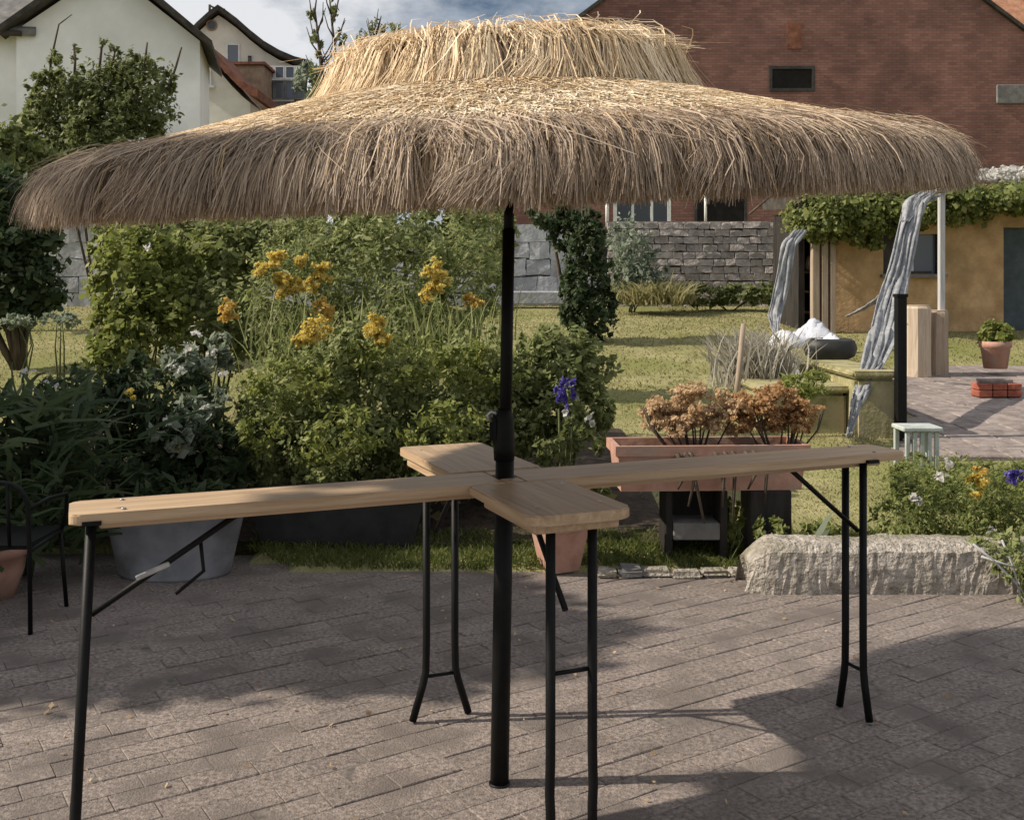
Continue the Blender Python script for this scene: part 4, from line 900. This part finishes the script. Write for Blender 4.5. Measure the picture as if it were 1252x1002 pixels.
# border behind the stone block
bl = [pb(1070, 1130, 600, 690, 6.15, 0.18), pb(1110, 1190, 590, 690, 6.2, 0.18), pb(1160, 1230, 595, 700, 6.15, 0.18), pb(1200, 1290, 600, 700, 6.2, 0.2), pb(1085, 1160, 570, 640, 6.5, 0.18), pb(1170, 1260, 575, 640, 6.5, 0.18), pb(1085, 1150, 562, 620, 7.3, 0.3), pb(1140, 1210, 560, 620, 7.4, 0.3), pb(1200, 1290, 562, 620, 7.4, 0.3)]
bp1 = plant('border_plant', 'feathery green border plants behind the long stone block', 'plant', zc_(1160, 6.3), bl, 22000, 0.034, 'ivy', None, 0.35, stems=10, stem_r=0.005)
for (px, py, sx_, sy_, mt, nn) in ((1118, 612, 9, 9, 'whitef', 60), (1193, 588, 15, 12, 'yellow', 200), (1203, 575, 12, 7, 'orange', 90), (1238, 583, 16, 12, 'blue', 150), (1211, 649, 9, 5, 'whitef', 50), (1150, 580, 8, 6, 'whitef', 40), (1197, 605, 9, 6, 'yellow', 80), (1160, 566, 7, 8, 'whitef', 30)):
    foliage('flower_head', [pb(px - sx_, px + sx_, py - sy_, py + sy_, 6.0, 0.05)], nn + 40, 0.026, LM[mt], bp1, bp1.location, 0.9, 0, 0.2)
tb_ = thing('trailing_bush', 'leafy branch spilling over the stone block at the right edge', 'plant', zc_(1245, 5.9))
foliage('foliage', [pb(1180, 1255, 640, 690, 5.75, 0.1), pb(1205, 1270, 660, 712, 5.5, 0.08), pb(1235, 1300, 640, 735, 5.5, 0.12)], 1500, 0.045, LM['green'], tb_, tb_.location, 0.45)
m = MB()
for pts in ([(1190, 665), (1215, 685), (1245, 715), (1262, 740)], [(1225, 660), (1238, 690), (1250, 735)], [(1200, 680), (1230, 690), (1270, 700)]): m.tube([P(x, y, 5.48) - tb_.location for x, y in pts], 0.006, 6)
m.build('stem', M['greywood'], tb_)
sp2 = thing('arum_leaf', 'single pale upright leaf beside the left end of the stone block', 'plant', P(995, 668, 5.95))
blades('leaf', np.zeros((3, 3)) + np.array([[0, 0, 0], [.03, 0, 0], [-.02, .02, 0]]), np.array([[.35, 0, 1.], [.2, 0, 1], [-.3, 0, 1]]), 0.17, 0.05, LM['grey'], sp2)
plant('stand_weeds', 'small green weeds at the right foot of the plant stand', 'plant', zc_(945, 6.15), [pb(925, 968, 632, 668, 6.1, 0.1), pb(985, 1040, 640, 668, 6.1, 0.1)], 500, 0.05, 'ivy', None, 0.5, stems=3, stem_r=0.004)
plant('shelf_weeds', 'pale green leaves squeezed between the uprights of the stand', 'plant', zc_(896, 6.2), [pb(886, 906, 600, 680, 6.35, 0.08)], 300, 0.05, 'light', None, 0.6, stems=3, stem_r=0.004)

# grass strip and lawn blades (uncountable)
def scatter_grass(name, label, xr, yr, n, length, width, mat, cond=None):
    x = rng.uniform(*xr, n); y = rng.uniform(*yr, n)
    k = np.array([(-0.58 < a / b < 0.58) and (cond is None or cond(a, b)) for a, b in zip(x, y)])
    x, y = x[k], y[k]; z = np.array([ground_z(a, b) for a, b in zip(x, y)])
    d = np.stack([rng.normal(0, .35, len(x)), rng.normal(0, .35, len(x)), np.ones(len(x))], 1)
    o = blades(name, np.stack([x, y, z - 0.005], 1), d, length, width, LM[mat]); return tag(o, label, 'grass', kind='stuff')
inbed = lambda x, y: x > -1.6 and y > edge(x) + 0.02 and not (x < 0.7 and y > 6.75)
scatter_grass('grass_strip', 'tufty bright green grass along the back edge of the patio', (-1.6, 3.2), (6.08, 6.7), 16000, 0.075, 0.007, 'grass', inbed)
offterr = lambda x, y: not (3.0 + (y - 8.3) / 5.7 * 1.9 < x and 8.2 < y < 14.1) and not (y < 9.6 and x < 0.9)
scatter_grass('lawn_grass', 'short dry yellowish lawn grass rising to the walls', (-11, 9), (6.7, 12), 60000, 0.035, 0.010, 'drygrass', offterr)
scatter_grass('lawn_grass', 'far part of the dry lawn before the garden walls', (-13, 11), (12, 22), 60000, 0.045, 0.018, 'drygrass', offterr)

n = 260; lx = rng.uniform(-2.6, 2.8, n); ly = rng.uniform(3.2, 6.05, n)
nn = unit(np.stack([rng.normal(0, .25, n), rng.normal(0, .25, n), np.ones(n)], 1))
LV, LF = leaf_arrays(np.stack([lx, ly, np.full(n, 0.009)], 1), nn, 0.022, 0.6, 0.0)
tag(link('leaf_litter', np_mesh('leaf_litter', LV, LF, LM['tan'], np.repeat(rng.uniform(0, .7, n), 4))), 'small dry leaf crumbs strewn over the patio paving', 'leaves', kind='stuff')

# ------------------------------------------------------------------ trees to the left of the view, whose shade falls on patio and parasol
def big_tree(name, label, base, blobs, n, size, trunk_top, limbs):
    base = Vector(base); t = thing(name, label, 'tree', base)
    m = MB(); m.tube([(0, 0, -0.2), (0.1, 0.05, trunk_top[2] * 0.5), trunk_top], [0.26, 0.2, 0.12], 12); m.build('trunk', M['bark'], t)
    for l in limbs: MB().tube([Vector(p) - base for p in l], [0.10, 0.07, 0.04, 0.025][:len(l)], 8).build('limb', M['bark'], t)
    foliage('crown', blobs, n, size, LM['green'], t, base, 0.7, 0.3, 0.15)
    return t
# crown A: shades the left bed and the back of the patio
A = [(-7, y_ + 0.36, z_ - 0.05, a_, b_, c_) for y_, z_, a_, b_, c_ in ((4.6, 3.6, 0.9, 0.95, 1.1), (5.7, 3.3, 0.9, 0.9, 1.1), (6.7, 3.1, 0.9, 0.8, 1.1), (4.3, 4.6, 0.8, 0.75, 0.7), (5.2, 4.3, 0.8, 0.7, 0.5), (4.25, 5.15, 0.6, 0.6, 0.45), (6.3, 2.3, 0.8, 0.8, 0.8), (5.0, 2.7, 0.8, 0.8, 0.7), (4.75, 5.0, 0.6, 0.5, 0.45), (4.4, 4.9, 0.7, 0.6, 0.5), (4.8, 4.1, 0.9, 0.8, 0.8))]
big_tree('orchard_tree', 'round leafy tree shading the left side of the patio', (-7.2, 5.4, 0.0), A, 42000, 0.2, (0.1, 0.0, 3.4), [[(-7.2, 5.4, 2.0), (-7.1, 4.8, 3.2), (-7, 4.3, 4.6)], [(-7.2, 5.4, 2.2), (-7, 6.2, 3.0), (-7, 6.7, 3.6)]])
# crown B: one bough shades the front fringe of the parasol
B = [(-7, -1.6, 7.6, 1.4, 1.2, 1.3), (-7, -0.9, 7.0, 1.0, 0.8, 0.9), (-7, -2.4, 6.6, 1.3, 1.2, 1.1), (-7, 1.12, 6.87, 0.4, 0.3, 0.17), (-7, 1.2, 7.15, 0.4, 0.24, 0.16), (-7, 1.2, 7.45, 0.4, 0.22, 0.15), (-7, 1.52, 6.63, 0.45, 0.34, 0.21), (-7, 1.88, 6.43, 0.45, 0.36, 0.20), (-7, 2.22, 6.28, 0.45, 0.38, 0.17), (-7, 2.55, 6.17, 0.45, 0.34, 0.15), (-7, 2.8, 6.10, 0.4, 0.22, 0.13)]
B = B[:3] + [(b[0], b[1] + 0.24, b[2], b[3], b[4], b[5]) for b in B[3:]]
big_tree('walnut_tree', 'tall spreading tree with one long bough shading the parasol fringe', (-7.3, -1.2, 0.0), B, 17000, 0.14, (0.2, 0.1, 6.2), [[(-7.2, -1.1, 5.2), (-7.1, 0.4, 6.2), (-7, 1.9, 6.5), (-7, 3.1, 6.05)], [(-7.2, -1.1, 5.4), (-7.0, -1.0, 6.8), (-7, -1.2, 7.9)]])

# ------------------------------------------------------------------ parasol
PX, PY = -0.042, 3.5
LEAN = 0.033 / 1.97
par = thing('straw_parasol', 'large two tiered straw parasol on a black pole over the table', 'parasol', (PX, PY, 0))
def pl(z): return Vector((LEAN * z, 0, z))
MB().tube([pl(-0.05), pl(0.5), pl(1.12)], 0.031, 20).build('pole_sleeve', M['pole'], par)
MB().lathe([(0.036, -0.02), (0.036, 0.004), (0.033, 0.006)], n=20).build('ground_socket', M['pole'], par)
MB().tube([pl(1.10), pl(1.85)], 0.0205, 18).build('pole', M['pole'], par)
MB().tube([pl(1.94), pl(2.24)], 0.0205, 18).build('pole_head', M['pole'], par)
MB().tube([pl(1.84), pl(1.95)], 0.017, 14).build('tilt_joint', M['pole'], par)
c = pl(1.17)
MB().lathe([(0.034, -0.09), (0.036, -0.05), (0.033, 0.05), (0.026, 0.075), (0.0215, 0.08)], (c.x - 0.004, 0, c.z), 18).build('clamp', M['pole'], par)
cb = MB().box((c.x - 0.035, 0, c.z + 0.015), (0.035, 0.05, 0.10), bevel=0.012, seg=2).build('crank_box', M['pole'], par)
MB().tube([(c.x - 0.045, -0.01, c.z + 0.04), (c.x - 0.06, -0.012, c.z + 0.06), (c.x - 0.045, -0.012, c.z + 0.075), (c.x - 0.028, -0.012, c.z + 0.065)], 0.007, 8).build('crank_handle', M['steel'], cb)

TZ = 2.085; TX, TYr = R(4.3), R(-2.4)
def top_part(o):
    o.parent = par; o.location = (LEAN * TZ - (0.0 if o.name.startswith('crown') else 0.035), 0, TZ); o.scale = (0.975, 0.975, 1.0); o.rotation_euler = (TX, TYr, 0); return o
# backing sheets
top_part(MB().lathe([(1.365, -0.085), (1.365, -0.05), (1.33, -0.012), (1.26, 0.016), (0.62, 0.182), (0.50, 0.20)], n=72, cap0=False).build('canopy', M['straw_mat']))
top_part(MB().lathe([(0.55, 0.18), (0.54, 0.25), (0.50, 0.32), (0.40, 0.333), (0.02, 0.345)], n=48, cap0=False).build('crown_canopy', M['straw_mat']))
for k in range(8):
    t = 2 * math.pi * k / 8 + 0.2
    top_part(MB().tube([(0.03 * math.cos(t), 0.03 * math.sin(t), 0.225), (1.30 * math.cos(t), 1.30 * math.sin(t), -0.025)], 0.011, 8).build('rib', M['oldwood']))
top_part(MB().lathe([(0.05, 0.15), (0.05, 0.24)], n=16, cap1=True).build('hub', M['pole']))

def radial(n, th, prof, r_j=0.02, z_j=0.01, th_j=0.01, wid=0.006, tuft=0, pull=0.0, len_j=0.25):
    """n strands flowing down a profile of (r,z), gathered into tufts"""
    k = len(prof); pr = np.array(prof)
    r = np.repeat(pr[None, :, 0], n, 0) + rng.normal(0, r_j, (n, 1)) * np.linspace(0.5, 1.3, k)[None]
    z = np.repeat(pr[None, :, 1], n, 0) + rng.normal(0, z_j, (n, 1))
    lf = rng.uniform(-len_j, len_j * 0.6, (n, 1)) * np.linspace(0, 1, k)[None] ** 2
    z = z + (pr[-1, 1] - pr[-2, 1]) * lf
    t = np.repeat(th[:, None], k, 1) + rng.normal(0, th_j, (n, 1)) * np.linspace(0, 1, k)[None] ** 1.5
    if tuft:
        cen = np.sort(rng.uniform(0, 2 * np.pi, tuft)); idx = np.searchsorted(cen, th) % tuft
        d = (cen[idx] - th + np.pi) % (2 * np.pi) - np.pi
        amt = pull * rng.uniform(0.3, 1.0, n)
        t = t + (d * amt)[:, None] * np.sin(np.linspace(0, np.pi * 0.85, k))[None]
        r = r + (np.cos(d * tuft * 0.9) * 0.012)[:, None] * np.linspace(0, 1, k)[None]
    pts = np.stack([r * np.cos(t), r * np.sin(t), z], -1)
    side = np.stack([-np.sin(th), np.cos(th), rng.normal(0, .3, n)], 1) + rng.normal(0, .45, (n, 3)); side = unit(side)
    wd = wid * rng.uniform(0.5, 1.5, (n, 1)) * np.linspace(1.0, 0.45, k)[None]
    return pts, wd, side
def straw(name, n, mat, *args, bias=(2, 2), **kw):
    th = rng.uniform(0, 2 * np.pi, n); pts, wd, side = radial(n, th, *args, **kw)
    # colour drifts slowly round the rim
    rn = np.clip(rng.beta(*bias, n) + 0.12 * np.sin(th * 7 + 1) + 0.08 * np.sin(th * 23), 0, 1)
    o = link(name, blade_mesh(name, pts, wd, M[mat], rn, side)); tag(o, kind='stuff'); return top_part(o)
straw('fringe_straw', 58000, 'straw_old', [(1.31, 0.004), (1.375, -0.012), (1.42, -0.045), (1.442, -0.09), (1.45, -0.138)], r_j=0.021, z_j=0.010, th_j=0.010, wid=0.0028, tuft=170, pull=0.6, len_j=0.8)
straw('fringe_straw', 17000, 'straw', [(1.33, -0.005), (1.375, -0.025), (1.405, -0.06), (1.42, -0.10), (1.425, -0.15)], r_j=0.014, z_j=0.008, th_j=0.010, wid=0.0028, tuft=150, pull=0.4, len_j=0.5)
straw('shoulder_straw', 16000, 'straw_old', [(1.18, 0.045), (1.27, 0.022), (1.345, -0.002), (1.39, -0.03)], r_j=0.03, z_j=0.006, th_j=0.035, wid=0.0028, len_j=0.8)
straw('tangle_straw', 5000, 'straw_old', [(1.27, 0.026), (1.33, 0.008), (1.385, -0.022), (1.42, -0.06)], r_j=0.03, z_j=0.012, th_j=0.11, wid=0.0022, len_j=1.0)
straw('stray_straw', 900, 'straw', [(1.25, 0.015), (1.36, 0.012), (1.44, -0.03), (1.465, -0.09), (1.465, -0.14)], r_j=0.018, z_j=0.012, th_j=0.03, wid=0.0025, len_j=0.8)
# matted top
n = 80000
th = rng.uniform(0, 2 * np.pi, n); r0 = np.sqrt(rng.uniform(0.50 ** 2, 1.31 ** 2, n)); ln = rng.uniform(0.05, 0.20, n)
a = rng.normal(0, 0.55, n); zsl = lambda r: np.interp(r, [0, 0.62, 1.26, 1.33, 1.37, 1.46], [0.32, 0.185, 0.022, -0.005, -0.04, -0.10])
P0 = np.stack([r0 * np.cos(th), r0 * np.sin(th)], 1); dd = np.stack([np.cos(th + a), np.sin(th + a)], 1)
pts = []
for f in (0, 0.5, 1.0):
    q = P0 + dd * (ln * f)[:, None]; rr = np.linalg.norm(q, axis=1)
    q = q * np.minimum(1, 1.37 / rr)[:, None]; rr = np.linalg.norm(q, axis=1)
    pts.append(np.concatenate([q, (zsl(rr) + 0.006 + rng.uniform(0, 0.009, n) * (0.4 + f))[:, None]], 1))
pts = np.stack(pts, 1)
side = unit(np.stack([-dd[:, 1], dd[:, 0], rng.normal(0, .2, n)], 1))
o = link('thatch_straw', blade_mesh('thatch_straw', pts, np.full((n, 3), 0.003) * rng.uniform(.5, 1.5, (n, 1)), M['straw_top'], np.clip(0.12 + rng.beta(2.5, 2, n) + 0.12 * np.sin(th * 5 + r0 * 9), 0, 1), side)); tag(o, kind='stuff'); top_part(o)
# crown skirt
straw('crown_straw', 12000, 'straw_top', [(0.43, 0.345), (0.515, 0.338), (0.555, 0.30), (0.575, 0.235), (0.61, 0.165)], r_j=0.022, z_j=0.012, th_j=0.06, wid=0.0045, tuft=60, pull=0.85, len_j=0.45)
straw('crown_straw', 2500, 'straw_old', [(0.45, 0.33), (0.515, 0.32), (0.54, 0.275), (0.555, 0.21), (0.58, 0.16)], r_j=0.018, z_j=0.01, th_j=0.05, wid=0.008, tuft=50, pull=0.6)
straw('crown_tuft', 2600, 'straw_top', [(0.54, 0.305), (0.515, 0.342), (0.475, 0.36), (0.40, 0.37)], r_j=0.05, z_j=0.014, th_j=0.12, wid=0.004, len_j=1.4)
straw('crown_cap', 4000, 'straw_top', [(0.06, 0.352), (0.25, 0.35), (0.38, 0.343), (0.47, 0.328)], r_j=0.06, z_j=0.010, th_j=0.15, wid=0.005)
# wisps standing up from the crown
n = 420; th = rng.uniform(0, 2 * np.pi, n); r0 = rng.uniform(0.28, 0.52, n)
bs = np.stack([r0 * np.cos(th), r0 * np.sin(th), np.full(n, 0.315)], 1); d = np.stack([np.cos(th) * rng.uniform(-.5, 1, n), np.sin(th) * rng.uniform(-.5, 1, n), rng.uniform(.2, 1, n)], 1)
o = blades('crown_wisp', bs, d, 0.085, 0.004, M['straw_top']); tag(o, kind='stuff'); top_part(o)

# ------------------------------------------------------------------ cross shaped table
TH = 1.024
tab = thing('cross_table', 'cross shaped wooden standing table on black folding legs around the pole', 'table', (PX + LEAN * 1.0, PY + 0.01, 0), R(22.3))
def board(name, u0, u1, v0, v1, mat, th=0.030, z=TH, cr=0.03, corners=()):
    bmb = bmesh.new()
    # rounded rectangle outline, rounding only the listed corners
    pts = []
    for (x, y, k, a0) in ((u0, v0, 0, 180), (u1, v0, 1, 270), (u1, v1, 2, 0), (u0, v1, 3, 90)):
        if k in corners:
            cx = x + (cr if k in (0, 3) else -cr); cy = y + (cr if k in (0, 1) else -cr)
            for s in range(6): t = R(a0 + 18 * s); pts.append((cx + cr * math.cos(t), cy + cr * math.sin(t)))
        else: pts.append((x, y))
    a = [bmb.verts.new((x, y, z - th)) for x, y in pts]; b = [bmb.verts.new((x, y, z)) for x, y in pts]
    bmb.faces.new(a[::-1]); bmb.faces.new(b); n_ = len(a)
    for i in range(n_): bmb.faces.new((a[i], a[(i + 1) % n_], b[(i + 1) % n_], b[i]))
    es = [e for e in bmb.edges if abs(e.verts[0].co.z - e.verts[1].co.z) < 1e-6]
    bmesh.ops.bevel(bmb, geom=es, offset=0.004, segments=2, affect='EDGES')
    me = bpy.data.meshes.new(name); bmb.to_mesh(me); bmb.free()
    return link(name, me, mat, tab)
HW = 0.105
board('long_board', -1.345, -0.036, -HW, HW, M['wood_x'], corners=(0, 3))
board('long_board', 0.036, 1.63, -HW, HW, M['wood_x'], corners=(1, 2))
board('filler', -0.035, 0.035, -HW + 0.003, -0.036, M['wood_x'], th=0.026)
board('filler', -0.035, 0.035, 0.036, HW - 0.003, M['wood_x'], th=0.026)
board('cross_board', -0.165, 0.165, -0.60, -HW - 0.004, M['wood_y'], z=TH - 0.002, corners=(0, 1), cr=0.045)
board('cross_board', -0.155, 0.185, HW + 0.004, 0.73, M['wood_y'], z=TH + 0.003, corners=(2, 3), cr=0.02)
# underframes
for (u, v, sx, sy) in ((0, -0.36, 0.27, 0.40), (0, 0.42, 0.28, 0.50)):
    MB().box((u, v, TH - 0.048), (sx, sy, 0.03), bevel=0.004).build('apron', M['wood_y'], tab)
for (u, L_) in ((-0.69, 1.15), (0.85, 1.40)):
    for s in (-1, 1): MB().box((u, s * 0.035, TH - 0.043), (L_, 0.025, 0.025), bevel=0.004).build('apron', M['wood_x'], tab)

def legs(cu, cv, ax, sep, spl, brace_to, bar=0.19, lean=0.0):
    """folding trestle at (cu,cv); ax = direction across the board, brace towards brace_to (distance along the arm)"""
    ax = Vector(ax); al = Vector((-ax.y, ax.x, 0))
    c = Vector((cu, cv, 0)); zt_ = TH - 0.034
    for s in (-1, 1):
        MB().tube([c + ax * s * sep * 0.5 + Vector((0, 0, zt_)), c + ax * s * sep * 0.5 + al * lean * 0.7 + Vector((0, 0, 0.3)), c + ax * s * sep * 0.52 + al * lean * 0.8 + Vector((0, 0, 0.19)), c + ax * s * (sep * 0.5 + spl * 0.25) + al * lean * 0.87 + Vector((0, 0, 0.14)), c + ax * s * (sep * 0.5 + spl) + al * lean + Vector((0, 0, 0.008))], 0.0145, 12).build('leg', M['metal'], tab)
    MB().tube([c - ax * sep * 0.5 + al * lean * 0.8 + Vector((0, 0, bar)), c + ax * sep * 0.5 + al * lean * 0.8 + Vector((0, 0, bar))], 0.007, 8).build('crossbar', M['metal'], tab)
    MB().box(c + Vector((0, 0, zt_ + 0.008)), (abs(ax.x) * 0.22 + abs(al.x) * 0.05 + 0.001, abs(ax.y) * 0.22 + abs(al.y) * 0.05 + 0.001, 0.012)).build('hinge_plate', M['metal'], tab)
    b0 = c + Vector((0, 0, zt_ - 0.27)); b1 = c + al * brace_to + Vector((0, 0, zt_ - 0.01))
    MB().tube([b0 - ax * 0.02, b0.lerp(b1, 0.5) - ax * 0.02, b1 - ax * 0.02], 0.0095, 8).build('brace', M['metal'], tab)
    return b0, b1
b0, b1 = legs(-1.285, 0, (0, 1, 0), 0.10, 0.05, -0.42, 0.19, 0.05)
br = b0.lerp(b1, 0.72)
MB().tube([br + Vector((0, 0.0, 0)), br + Vector((0.01, 0, -0.10)), br + Vector((-0.07, 0, -0.16))], 0.006, 8).build('link_rod', M['metal'], tab)
MB().box(b0.lerp(b1, 0.42) + Vector((-0.01, -0.03, 0.0)), (0.10, 0.008, 0.016), rot=Matrix.Rotation(R(-20), 4, 'Y'), bevel=0.003).build('latch', M['steel'], tab)
legs(1.455, -0.01, (0, 1, 0), 0.10, 0.035, 0.32)
legs(0.01, -0.50, (1, 0, 0), 0.135, 0.0, 0.28, 0.54)
legs(-0.035, 0.57, (1, 0, 0), 0.115, 0.055, -0.28, 0.17)
for (u, v) in ((-1.2, 0.07), (-1.2, -0.07), (1.5, 0.07), (1.5, -0.07), (-0.1, -0.5), (0.1, -0.5), (-0.1, 0.62), (0.1, 0.62), (-0.12, -0.2), (0.12, -0.2)):
    MB().lathe([(0.007, TH + 0.0005 if abs(v) < 0.2 and abs(u) > 0.5 else TH + 0.0035), (0.0065, TH + 0.0045)], (u, v, 0), 10, cap1=True).build('screw', M['steel'], tab)
